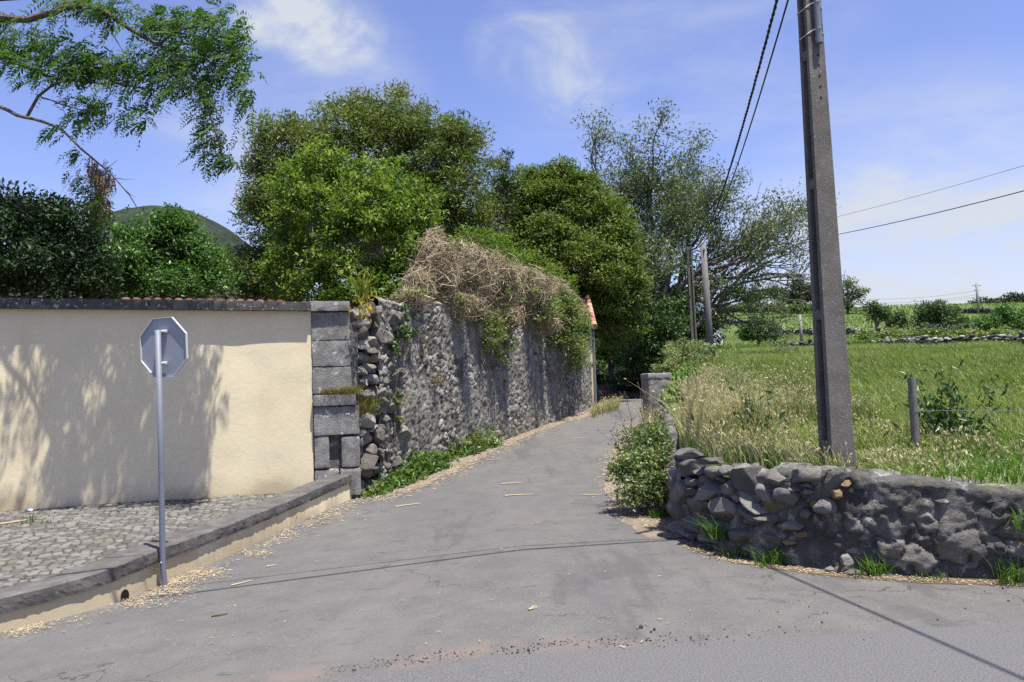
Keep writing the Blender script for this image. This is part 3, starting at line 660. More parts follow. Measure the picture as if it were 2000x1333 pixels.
# ================================================================== YELLOW GARDEN WALL
zt = lambda u: np.interp(u, [-12, 0, LEN], [P(0, 603, AX[1])[2]-.15, P(0, 603, AX[1])[2], P(610, 609, (AX+(CX-AX)*.87)[1])[2]])
uq = wl(611)[1]                                           # where the quoin starts
root = empty('garden_wall', (*(AX[:2]+wdir*1.5), 0), 'long cream rendered wall under a dark stone coping', 'wall')
m = MB(); us = np.linspace(-12, uq, 150); zs = np.linspace(0, 1, 40); UU, VV = np.meshgrid(us, zs, indexing='ij')
zz = -.35*(1-VV)+zt(UU)*VV
dd = (fbm(np.stack([UU.ravel()*1.3, zz.ravel()*1.3, UU.ravel()*0], 1), 4, 3).reshape(UU.shape)-.5)*.035
pos = np.stack([AX[0]+wdir[0]*UU+wnor[0]*dd, AX[1]+wdir[1]*UU+wnor[1]*dd, zz], -1)
m.grid(pos.reshape(-1, 3), len(us), len(zs))
bk = np.array([AX[:2]+wdir*uu-wnor*.32 for uu in (-12, uq)]); m.add([(*bk[0], -.3), (*bk[1], -.3), (*bk[1], zt(uq)), (*bk[0], zt(-12))], [(0, 1, 2, 3)])
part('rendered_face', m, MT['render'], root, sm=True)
Mw = np.array([[wdir[0], -wnor[0], 0], [wdir[1], -wnor[1], 0], [0, 0, 1]]).T.T
m = MB(); V_ = []
for uu_ in (-12, 0, uq-.01):
    for o_, z_ in ((.135, -.004), (.135, .05), (-.35, .05), (-.35, -.004)): q_ = AX[:2]+wdir*uu_+wnor*o_; V_.append((q_[0], q_[1], zt(uu_)+z_))
m.add(V_, [(i_*4+a_, i_*4+(a_+1) % 4, i_*4+4+(a_+1) % 4, i_*4+4+a_) for i_ in (0, 1) for a_ in range(4)]); part('coping_light_seal', m, MT['basalt'], root)  # added strip inside the coping row, blocks sun leaking through the joints
u0 = -12.0; k = 0
while u0 < uq-.05:
    ln = min(rng0.uniform(1.3, 1.9), uq-u0)
    um = u0+ln/2; cc = AX[:2]+wdir*um-wnor*.11; h = .135
    m = MB(); sl = math.atan2(zt(um+.5)-zt(um-.5), 1.0)
    Mt = Mw @ np.array([[math.cos(sl), 0, -math.sin(sl)], [0, 1, 0], [math.sin(sl), 0, math.cos(sl)]])
    rough_block(m, (*cc, zt(um)+h/2+rng0.uniform(-.006, .006)), (ln-.006, .50+rng0.uniform(-.01, .01), h), Mt, .014, .009, um)
    part('coping_stone', m, MT['basalt'], root, sm=True); u0 += ln
# tile capped inner wall just showing above
m0 = empty('tiled_wall', P(400, 600, 14.6), 'low inner wall with pink roof tiles peeking over the dark coping', 'wall')
p0 = P(238, 579.5, 14.2); p1 = P(556, 584.5, 15.0); dv = (p1-p0); ln = np.linalg.norm(dv[:2]); dh = dv/np.linalg.norm(dv); pn = np.array([dh[1], -dh[0], 0])
part('wall', MB().prism([p0+pn*-.15-[0, 0, 2.2], p1+pn*-.15-[0, 0, 2.2], p1+pn*-.15-[0, 0, .10], p0+pn*-.15-[0, 0, .10]], -pn*.25), MT['render'], m0)
m = MB(); k = int(ln/.17)
for i in range(k):
    c = p0+dv*((i+.5)/k); ang = np.linspace(0, np.pi, 7)
    prof = np.array([np.cos(ang)*.07, np.sin(ang)*.05]).T
    V = []
    for e in (0, 1):
        o = pn*(.15-.6*e)+np.array([0, 0, -.075+.0*e])
        V += [c+o+dh*a+np.array([0, 0, b]) for a, b in prof]
    V = np.array(V); q = [(j, j+1, j+8, j+7) for j in range(6)]
    m.add(V, q, None, rng0.random(), 1.0, [list(range(7))])
m.box(p0*.5+p1*.5+np.array([0, 0, -.10])-pn*.15, (ln, .55, .05), np.array([[dh[0], -pn[0], 0], [dh[1], -pn[1], 0], [0, 0, 1]]))
part('tile_capping', m, MT['tile'], m0)

# ================================================================== SIDEWALK AND KERB PARAPET
inner = resample(kb[:, :4], .035)[0]; kq = np.ones(25)/25; inner = np.stack([np.convolve(np.pad(inner[:, k_], 12, 'reflect', reflect_type='odd'), kq, 'valid') for k_ in range(4)], 1)
T = np.gradient(inner[:, :2], axis=0); T /= np.linalg.norm(T, axis=1)[:, None]; kn = np.stack([T[:, 1], -T[:, 0]], 1)     # towards the road
root = empty('kerb_parapet', (*kb[6][:2], kb[6][2]), 'low curved cream parapet topped with dark stone coping beside the road', 'low wall')
def strip(offs, zf, jit=0.0, r_=rng0):
    m = MB(); n = len(inner); V = []
    for (o, zk) in offs:
        z = inner[:, 2]-.25 if zk == 'b' else inner[:, 3]+zk
        b_ = np.stack([inner[:, 0]+kn[:, 0]*o, inner[:, 1]+kn[:, 1]*o, z], 1); b_ = b_+jit*np.stack([fbm(b_*7+9*k_, 3, k_)-.5+.5*(fbm(b_*30+9*k_, 2, k_)-.5) for k_ in range(3)], 1); V.append(b_)
    V = np.stack(V); k = len(offs); m.grid(V.reshape(-1, 3), k, n)
    m.poly += [[j*n for j in range(k)], [j*n+n-1 for j in range(k)][::-1]]; return m
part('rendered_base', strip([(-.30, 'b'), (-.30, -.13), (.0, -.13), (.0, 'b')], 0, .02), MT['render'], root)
cop = strip([(-.34, -.13), (-.34, -.06), (-.34, -.015), (-.325, 0)]+[(o_, .002) for o_ in np.linspace(-.29, .0, 8)]+[(.016, -.001), (.029, -.010), (.031, -.045), (.032, -.07), (.032, -.10), (.028, -.13), (-.34, -.13)], 0, .022)
part('coping', cop, MT['coping'], root)
b = gp(255, 1171); i = np.argmin(np.hypot(inner[:, 0]-b[0], inner[:, 1]-b[1])); c0 = np.array([*(inner[i, :2]+kn[i]*.006), R(*inner[i, :2])+.035]); tv = np.array([*T[i], 0])
ang = np.linspace(0, 2*np.pi, 16, endpoint=False); m = MB(); m.prism([c0+tv*.05*np.cos(a)+np.array([0, 0, .062*np.sin(a)]) for a in ang], np.array([*(-kn[i]*.004), 0]))
part('drain_hole', m, MT['hole'], root)
# cobbles
m = MB(); st = .018; us = np.arange(-3.2, LEN+.1, st); ds = np.arange(-.02, 6.2, st); UU, DD = np.meshgrid(us, ds, indexing='ij')
px_ = AX[0]+wdir[0]*UU+wnor[0]*DD; py_ = AX[1]+wdir[1]*UU+wnor[1]*DD
wx = UU+.05*(fbm(np.stack([UU.ravel()*3, DD.ravel()*3, UU.ravel()*0], 1), 2, 1).reshape(UU.shape)-.5); 
jj, hh, d1 = voro(wx.ravel(), DD.ravel(), .108, .08, 4, .75)
sz = .10-.045*DD+.02*(fbm(np.stack([UU.ravel()*.8, DD.ravel()*.8, UU.ravel()*0], 1), 2, 3).reshape(UU.shape)-.5)
pz = sz+(.017*smooth(0, .3, jj)*(.7+.6*hh)+.006*(fbm(np.stack([UU.ravel()*30, DD.ravel()*30, UU.ravel()*0], 1), 2, 6)-.5)).reshape(UU.shape)
# keep what lies inside the parapet
ci = inner[:, :2]-kn*.18
from_idx = np.zeros(px_.size, int); pts2 = np.stack([px_.ravel(), py_.ravel()], 1); keep = np.zeros(len(pts2), bool)
for a in range(0, len(pts2), 20000):
    blk = pts2[a:a+20000]; d2 = (blk[:, None, 0]-ci[None, :, 0])**2+(blk[:, None, 1]-ci[None, :, 1])**2; ii = d2.argmin(1)
    keep[a:a+20000] = ((blk-ci[ii])*kn[ii]).sum(1) < 0
m.grid(np.stack([px_, py_, pz], -1).reshape(-1, 3), len(us), len(ds), hh, np.minimum(jj, .99), keep)
solo('pavement', m, MT['cobble'], 'cobbled pavement with mossy joints between wall and parapet', kind='structure', sm=True, loc=(0, 0, 0))
def side(px, py):           # a point on the cobbles
    d = pdir(px, py); t = 8/d[1]
    for _ in range(50):
        p = np.array([0, 0, EYE])+d*t; dist = np.dot(p[:2]-AX[:2], wnor); t = .5*t+.5*((.12-.045*dist)-EYE)/d[2]
    return np.array([0, 0, EYE])+d*t

# ================================================================== LANE WALL (left, tall)
lane = (DX-CX)[:2]; LLEN = np.linalg.norm(lane); ld = lane/LLEN; ln_ = np.array([ld[1], -ld[0]])
ztc = P(700, 592, 12.4)[2]; ztd = P(1150, 604, DX[1])[2]
root = empty('rubble_wall', (*(CX[:2]+ld*4), 0), 'tall grey rubble stone wall overgrown along the left of the lane', 'wall')
def lw(s_, off=0.0, z=0.0): p = CX[:2]+ld*s_+ln_*off; return np.array([p[0], p[1], z])
rows = [(*(lw(s_)[:2]), float(R(*lw(s_)[:2]))-.25, ztc+(ztd-ztc)*s_/LLEN+.06*math.sin(s_*2.3)) for s_ in np.linspace(.62, LLEN, 12)]
part('rubble_face', rubble_wall(rows, .5, .021, (.15, .11), .034, 3, coarse=.14, mortar=.7, warp=.55, rg_=1.0), MT['rubble'], root, sm=True)
# dressed corner blocks (front face x from px 611 to ~688)
def onwall(px, py, off=0.0): p, u = wl(px); d = pdir(px, py); Yw = (p+wnor*off)[1]; q = P(px, py, Yw); return q, u
def block(px0, px1, y0, y1, dep, off, bev=.02, name='corner_block', parent=None, sm=False):
    a, ua = onwall(px0, (y0+y1)/2); b, ub = onwall(px1, (y0+y1)/2); zt_ = onwall((px0+px1)/2, y0)[0][2]; zb = onwall((px0+px1)/2, y1)[0][2]
    um = (ua+ub)/2; c = AX[:2]+wdir*um+wnor*(off-dep/2)
    m = MB(); rough_block(m, (*c, (zt_+zb)/2), (ub-ua-.006, dep, zt_-zb-.006), Mw, bev*.6, .010, ua*9+y0)
    me = part(name, m, MT['ashlar'], parent or root, sm=True); return me
qr = empty('corner_quoin', (*(AX[:2]+wdir*(uq+.3)), -.1), 'dressed grey corner blocks with white lichen at the end of the cream wall', 'quoin')
Q0 = 611
for (x0, x1, y0, y1, of, bv) in ((607, 687, 589, 609, .10, .02), (Q0, 686, 610, 665, .03, .02), (Q0, 687, 665.5, 716, .035, .018), (Q0, 688, 716.5, 769, .03, .02),
                                 (Q0, 695, 771, 793, .11, .025), (Q0+1, 701, 793.5, 850, .07, .022), (Q0+1, 642, 851, 916, .06, .045), (664, 701, 851, 913, .06, .045), (Q0+1, 660, 917, 965, .05, .03), (661, 702, 914, 968, .045, .03)):
    block(x0, x1, y0, y1, .5, of, bv, parent=qr)
cA = AX[:2]+wdir*(uq+.37)-wnor*.3; m = MB(); m.box((*cA, 1.3), (.66, .52, 3.0), Mw); part('core', m, MT['mortarwall'], qr)
# loose stones between the quoin and the wall face: lane side of the corner
Ul = np.array([[ld[0], ld[1], 0], [ln_[0], ln_[1], 0], [0, 0, 1.]])
rg = np.random.default_rng(5)
m = MB(); m.box(lw(.9, -.42, 1.3), (1.2, .5, 3.25), np.array([[ld[0], ln_[0], 0], [ld[1], ln_[1], 0], [0, 0, 1]])); part('backing', m, MT['mortarwall'], root)
s_ = 0
zc = -.05
k = 0
while zc < ztc-.05:
    s0 = -.02+rg.uniform(0, .1); hrow = rg.uniform(.11, .27)
    while s0 < 1.5:
        wd_ = rg.uniform(.11, .36)*(1.1 if zc < 1 else 1); h_ = hrow*rg.uniform(.85, 1.25)
        if s0 > .75 and rg.random() < (s0-.75)*1.1: s0 += wd_; continue
        m = MB(); rock(m, rg, lw(s0+wd_/2, rg.uniform(-.13, .01), zc+h_/2+rg.normal(0, .025)), (wd_*1.15, .34, h_*rg.uniform(1, 1.3)), rg.normal(0, .35), Ul, 4, 14, .05)
        part('stone', m, MT['rubble'], root, sm=True); s0 += wd_
    zc += hrow*.96
# ================================================================== HOUSE BEHIND THE WALL'S END
hx1 = DX[0]+.12; hy0 = DX[1]+.25
e1 = P(1150, 642, hy0)[2]; r1 = P(1141, 588, hy0+1.9)[2]
root = empty('lane_house', (hx1-1.5, hy0+1.5, .8), 'small cream house with red tiled roof at the end of the rubble wall', 'house')
m = MB(); m.prism([(hx1, hy0, .4), (hx1, hy0+3.8, .4), (hx1, hy0+3.8, e1), (hx1, hy0+1.9, r1-.06), (hx1, hy0, e1)], (-3.4, 0, 0)); part('wall', m, MT['render'], root)
m = MB(); nr = int(3.5/.2); slope = np.array([0, 1.9+.12, r1-e1+.06]); sl_ = np.linalg.norm(slope); sd = slope/sl_
for side_ in (0, 1):
    for i in range(nr):
        for j in range(6):
            c = np.array([hx1+.06-.2*i-.1, hy0-.12, e1-.02])+sd*sl_*(j/6); ang = np.linspace(0, np.pi, 6)
            if side_: c[1] = 2*(hy0+1.9)-c[1]
            d_ = sd*np.array([1, -1, 1]) if side_ else sd
            V = [c+np.array([math.cos(a)*.095, 0, math.sin(a)*.06])+d_*sl_*.185*e+np.array([0, 0, .02*(1-e)]) for e in (0, 1) for a in ang]
            m.add(V, [(q, q+1, q+7, q+6) for q in range(5)], None, rg.random())
    p = [np.array([hx1+.1, hy0-.12, e1-.03]), np.array([hx1+.1, hy0+1.9, r1+.0]), np.array([hx1-3.5, hy0+1.9, r1]), np.array([hx1-3.5, hy0-.12, e1-.03])]
    if side_: p = [np.array([a[0], 2*(hy0+1.9)-a[1], a[2]]) for a in p]
    m.add(p, [(0, 1, 2, 3)])
rf = part('roof', m, MT['tile'], root, sm=True)
m = MB()
for j in range(8):
    a = np.array([hx1+.09, hy0-.14, e1+.05])+sd*sl_*(j/8); m.tube([a, a+sd*sl_*.14], [.10, .085], 9, rg.random())
part('verge_tiles', m, MT['tile'], rf)
m = MB(); m.tube([(hx1+.06, hy0+.12, .7), (hx1+.06, hy0+.12, e1-.1)], .045, 10); part('downpipe', m, MT['pvc'], root)

# ================================================================== RIGHT LOW WALL
rp = np.array([(x, y, float(R(x, y))-.15, .78) for x, y in rwl]); 
tops = [P(1315, 900, rw[0][1])[2], P(1322, 900, rw[1][1])[2], P(1345, 905, rw[2][1])[2], P(1420, 918, rw[3][1])[2], P(1500, 925, rw[4][1])[2], P(1640, 926, rw[5][1])[2], P(1760, 942, rw[6][1])[2], P(2000, 962, rw[7][1])[2]]
for i in range(len(rp)): rp[i, 3] = tops[i] if i < len(tops) else tops[-1]
rp[0:4, 3] -= .14
root = empty('stone_wall', (*rp[5][:2], 0), 'low dark stone wall along the field with a loose stacked rounded corner', 'wall')
# mortared stretch and the core behind the loose stones
mw = rubble_wall(rp[2:], .34, .02, (.27, .17), .034, 21, coarse=.07, mortar=1.1, warp=.55, rg_=1.7)
rgm = np.random.default_rng(77); lq, ls, ln0 = mw.line
for _ in range(95):
    i_ = int(rgm.integers(10, len(lq)-2)); 
    if ls[i_] < .55 or ls[i_] > 3.4 and rgm.random() < .5: continue
    z_ = lq[i_, 2]+.15+rgm.random()**1.2*(lq[i_, 3]-lq[i_, 2]-.22); tg_ = np.array([-ln0[i_, 1], ln0[i_, 0]]); w_ = rgm.uniform(.07, .30)*(1 if z_ < .6 else .8)
    rock(mw, rgm, (*(lq[i_, :2]+ln0[i_]*rgm.uniform(-.06, -.022)), z_), (w_*1.1, min(.16, w_), w_*rgm.uniform(.35, .8)), rgm.normal(0, .5), np.array([[tg_[0], tg_[1], 0], [ln0[i_, 0], ln0[i_, 1], 0], [0, 0, 1.]]), 4, 9, .05)
part('mortared_section', mw, MT['mortarwall'], root, sm=True)
lwp = [(x, y, float(R(x, y))-.2, z) for (x, y), z in zip(LW, (P(1292, 800, 16.6)[2], P(1297, 815, 13.5)[2], P(1305, 850, 10.6)[2], rp[0, 3]))]+[tuple(rp[1]), tuple(rp[2])]
rp_top = None
part('lane_section', rubble_wall(lwp, .36, .03, (.24, .2), .05, 23, coarse=.06), MT['mortarwall'], root, sm=True)
# loose stones
ST = [(420, 78, 250, 120, 0), (430, 210, 215, 185, 0), (600, 132, 135, 75, 0), (300, 255, 85, 85, 0), (540, 240, 105, 95, 0), (645, 230, 110, 115, 0), (740, 225, 110, 95, 0),
      (840, 245, 165, 150, .2), (965, 290, 230, 250, -.2), (1160, 290, 240, 160, 0), (1430, 265, 310, 135, .05), (1690, 275, 230, 115, .3), (1600, 240, 100, 80, 0), (280, 360, 100, 120, 0),
      (375, 410, 130, 195, 0), (460, 320, 100, 90, 0), (555, 305, 110, 80, .2), (480, 410, 120, 90, 0), (615, 415, 190, 210, .2), (770, 390, 165, 150, 0), (715, 305, 95, 50, 0),
      (1070, 450, 140, 240, .35), (990, 500, 240, 110, -.55), (1250, 455, 235, 160, -.1), (1335, 390, 130, 100, 0), (1440, 350, 140, 70, .1), (1450, 415, 140, 80, 0), (335, 575, 180, 240, .1),
      (505, 525, 180, 180, 0), (745, 565, 240, 210, 0), (1030, 620, 300, 120, -.12), (930, 660, 120, 70, 0), (1590, 545, 210, 160, 0), (1290, 700, 220, 100, 0), (1430, 600, 110, 100, 0),
      (480, 715, 220, 170, 0), (665, 700, 180, 150, 0), (330, 715, 130, 150, 0), (880, 570, 120, 110, 0), (1150, 640, 130, 110, 0), (900, 790, 230, 130, 0), (620, 830, 200, 130, 0), (420, 830, 150, 110, 0), (1160, 820, 200, 120, 0)]
OC = [(1700, 430, 135, 135, .4), (1800, 330, 100, 80, 0), (1500, 500, 70, 90, 0), (1400, 790, 110, 70, 0), (1290, 860, 130, 60, 0)]
def facepoint(px, py, lst):
    # nearest bearing on the wall's plan line
    d = pdir(px, py); best = None
    for (x0, y0), (x1, y1) in zip(lst[:-1], lst[1:]):
        M_ = np.array([[d[0], x0-x1], [d[1], y0-y1]])
        try: t, u = np.linalg.solve(M_, np.array([x0, y0]))
        except np.linalg.LinAlgError: continue
        if -.001 <= u <= 1.001 and t > 0 and (best is None or t < best[0]):
            tg = np.array([x1-x0, y1-y0]); tg /= np.linalg.norm(tg); best = (t, tg)
    if best is None: return None, None
    return np.array([0, 0, EYE])+d*best[0], best[1]
allw = LW[:-1]+rwl
rg = np.random.default_rng(8)
for L_, mm in ((ST, 'drystone'), (OC, 'ochrestone')):
    for (a, b, wz, hz, an) in L_:
        px, py = 1260+a/4.545, 870+b/4.545
        p, tg = facepoint(px, py, rwl[:]) 
        if p is None: p, tg = facepoint(max(px, 1322), py, rwl[:])
        if p is None: continue
        cz = max(p[2], float(R(p[0], p[1]))+.05)
        sx = wz/4.545*p[1]/FPX; szz = hz/4.545*p[1]/FPX
        view = unit(np.array([p[0], p[1]])); fs = max(.5, abs(tg[0]*view[1]-tg[1]*view[0])); sx = min(sx/fs, .42)
        nr_ = np.array([tg[1], -tg[0]]); U = np.array([[tg[0], tg[1], 0], [nr_[0], nr_[1], 0], [0, 0, 1.]])
        m = MB(); rock(m, rg, (p[0]+nr_[0]*.0, p[1]+nr_[1]*.0, cz), (sx*1.08, max(.2, min(.34, sx*1.1)), szz*1.08), an, U, 4, 13, .035, rg.uniform(.15, .85))
        part('stone', m, MT[mm], root, 'ochre stained stone' if mm == 'ochrestone' else None, sm=True)
# second row of top stones behind, so the loose part has a real width
for s_ in np.linspace(0, 1, 13):
    i = s_*5; i0 = int(min(i, 4)); f = i-i0; a = np.array(rwl[i0])*(1-f)+np.array(rwl[i0+1])*f; tg = unit(np.array(rwl[i0+1])-np.array(rwl[i0])); nr_ = np.array([tg[1], -tg[0]])
    m = MB(); rock(m, rg, (*(a-nr_*.24), .70+rg.uniform(-.03, .05)), (.26, .24, .2), rg.normal(0, .2), np.array([[tg[0], tg[1], 0], [nr_[0], nr_[1], 0], [0, 0, 1.]]), 3, 12, .04)
    part('stone', m, MT['drystone'], root, sm=True)
# pier
pc = P(1283, 780, 16.9); pt = P(1281, 731, 16.9)[2]
root = empty('gate_pier', (pc[0], pc[1], float(R(pc[0], pc[1]))), 'square stone gate pier with pale flat cap at the bend in the lane', 'pier')
Mp = np.array([[math.cos(.15), -math.sin(.15), 0], [math.sin(.15), math.cos(.15), 0], [0, 0, 1]])
m = MB(); rough_block(m, (pc[0], pc[1], pt/2-.05), (.50, .5, pt-.05), Mp, .03, .022, 3); part('shaft', m, MT['ashlar'], root, sm=True)
m = MB(); rough_block(m, (pc[0], pc[1], pt-.045), (.53, .54, .12), Mp, .025, .012, 5); part('cap', m, MT['oldconcrete'], root, sm=True)
# stepped slabs in front of the pier
for i, (px, py, Yy, wx) in enumerate(((1291, 792, 15.9, .5), (1292, 812, 15.0, .55), (1297, 838, 13.4, .5))):
    q = P(px, py, Yy); m = MB(); rock(m, rg, q+np.array([.16, 0, -.1]), (wx, .7, .26), 0, None, 3, 10, .03)
    solo('capping_slab', m, MT['drystone'], ('flat grey slab lying directly below the gate pier', 'flat grey slab half way along the lane side wall', 'dark slab on the lane side wall above the bramble bush')[i], 'stone slab', 'slabs on the lane side wall', sm=True)

# ================================================================== ROAD SIGN
root_p = gp(316, 1146); base = root_p+np.array([kn[np.argmin(np.hypot(inner[:, 0]-root_p[0], inner[:, 1]-root_p[1]))][0]*.03, kn[np.argmin(np.hypot(inner[:, 0]-root_p[0], inner[:, 1]-root_p[1]))][1]*.03, 0])
top = P(308, 645, base[1]-.04)
root = empty('road_sign', base, 'octagonal road sign seen from its grey back on a leaning steel post', 'road sign')
m = MB(); kink = P(317.5, 1098, base[1]-.03); m.tube([base-np.array([0, 0, .05]), base+np.array([0, 0, .02]), kink, base*.5+top*.5, top], .028, 14); part('post', m, MT['steel'], root, sm=True)
m = MB(); m.tube([P(315, 1099, base[1]-.03), P(315, 1099, base[1]-.06)], .008, 8); part('bolt', m, MT['brightmetal'], root)
bn = np.array([-.36, -.93, -.03]); bn /= np.linalg.norm(bn); sx_ = unit(np.cross(np.array([0, 0, 1.]), bn)); sx_ = -sx_ if sx_[0] < 0 else sx_
up_ = unit(top-base); up_ = unit(up_-bn*np.dot(up_, bn)); sx_ = unit(np.cross(up_, bn)); sx_ = sx_ if sx_[0] > 0 else -sx_
pc_ = P(312, 679, base[1])-bn*.055; hR = .30/math.cos(math.pi/8)
oc = lambda r, off: [pc_+bn*off+sx_*r*math.cos(a)+up_*r*math.sin(a) for a in (math.pi/8+np.arange(8)*math.pi/4)]
m = MB(); m.prism(oc(hR-.006, -.004), bn*.003); pt_ = part('plate', m, MT['signgrey'], root)
m = MB(); m.prism(oc(hR-.006, -.0075), bn*.0025); part('face', m, MT['signred'], pt_)
m = MB(); o1 = oc(hR, -.008); o2 = oc(hR, .016); o3 = oc(hR-.007, .016); o4 = oc(hR-.007, -.008)
V = np.array(o1+o2+o3+o4); q = []
for i in range(8):
    j = (i+1) % 8
    for a in range(4): q.append((a*8+i, a*8+j, ((a+1) % 4)*8+j, ((a+1) % 4)*8+i))
m.add(V, q); part('rim', m, MT['brightmetal'], pt_)
for py in (648, 710):
    c = P(309.5, py, base[1]); m = MB(); m.box(c-bn*.02+sx_*.01, (.105, .07, .018), np.stack([sx_, -bn, up_], 1), .5, .004)
    m.box(c-bn*.035+sx_*.045, (.05, .03, .03), np.stack([sx_, -bn, up_], 1), .5, .004)
    part('clamp', m, MT['brightmetal'], root)

# ================================================================== NEAR UTILITY POLE (concrete, H section)
py0 = 7.35
b0 = P(1637, 918, py0); b0[2] = .55; tdir = P(1580, 0, py0)-P(1637, 918, py0); tdir = tdir/tdir[2]; HT = 6.3
root = empty('utility_pole', b0, 'leaning speckled concrete utility pole standing behind the low stone wall', 'utility pole')
fa = rad(-38)                         # wide lit face turned towards the right of the road
fx = np.array([math.cos(fa+math.pi/2), math.sin(fa+math.pi/2), 0]); fy = np.array([math.cos(fa), math.sin(fa), 0])
# fx : along the lit face's width ; frame: lit face normal n1 points right-front
n1 = unit(np.array([.2, -.98, 0])); n2 = unit(np.array([-.98, -.2, 0]))      # n1: solid face, n2: recessed face
def hsec(w1, w2, z):      # w1 width of the solid face (along n2), w2 width of the recessed face (along n1)
    c = b0+tdir*z; f = w2*.27; d = w1*.40
    pts = [(-.5, -.5), (.5, -.5), (.5, -.5+f/w2), (.5-d/w1, -.5+f/w2+.02), (.5-d/w1, .5-f/w2-.02), (.5, .5-f/w2), (.5, .5), (-.5, .5), (-.5, .5-f/w2), (-.5+d/w1, .5-f/w2-.02), (-.5+d/w1, -.5+f/w2+.02), (-.5, -.5+f/w2)]
    return [c+n2*a*w1+n1*b*w2 for a, b in pts]
zs = np.linspace(0, HT, 15); V = []
for z in zs: w1 = .235-.105*z/HT; V += hsec(w1, w1*.9, z)
m = MB(); k = np.arange(12); Q = [(i*12+a, i*12+(a+1) % 12, (i+1)*12+(a+1) % 12, (i+1)*12+a) for i in range(14) for a in range(12)]
m.add(np.array(V), Q, None, .5, 1.0, [list(range(14*12, 15*12))])
for z in np.arange(.42, HT, 1.22):
    w1 = .235-.105*z/HT; m.box(b0+tdir*z, (w1*.97, w1*.78, .10), np.stack([n2, n1, [0, 0, 1]], 1), .5, .012)
shaft = part('shaft', m, MT['concrete'], root)
zpx = lambda py: (918-py)/918*np.linalg.norm((P(1580, 0, py0)-P(1637, 918, py0)))*.998+ (P(1637, 918, py0)[2]-.55)
for py in (116, 136, 157, 178, 200):
    z = zpx(py); w1 = .235-.105*z/HT; c = b0+tdir*z+n1*(w1*.45+.002)-n2*.012; m = MB(); m.tube([c, c+n1*.003], .0095, 10); part('bolt_hole', m, MT['hole'], shaft)
z0, z1 = zpx(95), zpx(-120); w0 = .235-.105*z0/HT
ca = b0+tdir*z0+n1*(w0*.45+.03)-n2*.01; cb = b0+tdir*z1+n1*((.235-.105*z1/HT)*.45+.03)-n2*.01
m = MB(); m.tube([ca, ca+(cb-ca)*.06], .036, 14); m.tube([ca+(cb-ca)*.06, cb], .030, 14); part('conduit', m, MT['pvc'], root)
for py in (22, 75):
    z = zpx(py); w1 = .235-.105*z/HT; c = b0+tdir*z; h1 = w1*.5+.004; h2 = w1*.45+.004
    lp = [c+n2*h1+n1*(-h2), c+n2*h1+n1*h2-[0, 0, -.0], c+n2*.04+n1*(h2+.005)+[0, 0, .03], c-n2*.01+n1*(h2+.064)+[0, 0, .04], c-n2*.045+n1*(h2+.01)+[0, 0, .03], c-n2*h1+n1*h2, c-n2*h1-n1*h2, c+n2*h1-n1*h2]
    m = MB(); m.tube(lp, .005, 6); part('strap', m, MT['brightmetal'], root)
m = MB(); zc = HT-.35; m.box(b0+tdir*zc, (.7, .06, .06), np.stack([unit(np.array([.8, .6, 0])), unit(np.array([-.6, .8, 0])), [0, 0, 1]], 1), .5, .01); part('crossarm', m, MT['steel'], root)
# wires
def cable(a, b, sag, r=.012, n=26, twist=0, strands=1):
    t = np.linspace(0, 1, n if not twist else n*5)[:, None]; p = np.asarray(a)*(1-t)+np.asarray(b)*t; p[:, 2] -= (sag*4*t*(1-t))[:, 0]
    m = MB()
    if not twist: m.tube(p, r, 6); return m
    for k in range(strands):
        a_ = t[:, 0]*twist*2*np.pi+k*2*np.pi/strands; q = p+np.stack([np.cos(a_), 0*a_, np.sin(a_)], 1)*r*1.05; m.tube(q, r, 5)
    return m
A0 = P(1556, -150, 7.5); A1 = P(1582, -150, 7.3); B0 = P(1344, 488, 34.6); B1 = P(1350, 486, 34.6)
solo('twisted_cable', cable(A0, B0, .95, .0115, 40, 120, 3), MT['black'], 'thick twisted black power cable sagging from the near pole down the lane', 'cable', 'overhead cables')
solo('phone_cable', cable(A1, B1, .92, .011, 40), MT['black'], 'thinner straight black cable just right of the twisted one', 'cable', 'overhead cables')
# cables that run out of the frame above and throw the thin shadows on the road
def lift(p, h): return np.array(p)+S/S[2]*h
def shadowcable(p0, p1, h0, h1, r, lab, tw=0):
    a = lift(p0, h0); b = lift(p1, h1); e = (b-a)
    solo('street_cable', cable(a-e*.02, b+e*1.2, .12, r, 40, tw, 2 if tw else 1), MT['black'], lab, 'cable', 'overhead cables')
shadowcable(gp(1330, 1054), gp(330, 1163), 5.6, 5.4, .020, 'black street cable crossing over the lane towards the parapet, its shadow on the asphalt', 0)
shadowcable(gp(1330, 1050), gp(380, 1142), 5.7, 5.5, .009, 'thin upper street cable crossing over the lane beside the thicker one', 0)
shadowcable(gp(1490, 1103), gp(2000, 1330), 5.7, 5.9, .016, 'black street cable running over the main road, shadow at lower right', 0)

# ================================================================== FAR POLES, FENCE
def hpole(name, label, px0, py0_, px1, py1, Y, w, matn, rnd=False, group=None):
    a = P(px0, py0_, Y); b = P(px1, py1, Y); a[2] -= .4; root = empty(name, a, label, 'utility pole', group)
    m = MB()
    if rnd: m.tube([a, a*.5+b*.5, b], [w*.55, w*.5, w*.42], 12)
    else:
        ez = unit(b-a); ex = np.array([1., 0, 0]); ey = np.array([0, 1., 0]); Mx = np.stack([ex, ey, ez], 1); L_ = np.linalg.norm(b-a)
        for o in (-.36, .36): m.box((a+b)/2+ex*o*w, (w*.28, w*.8, L_), Mx)
        m.box((a+b)/2, (w*.45, w*.3, L_*.998), Mx)
    part('shaft', m, MT[matn], root, sm=rnd); return root, a, b
r_, a, b = hpole('concrete_pole', 'slender dark concrete pole where the lane cables end', 1357, 690, 1345, 482, 34.6, .24, 'concrete')
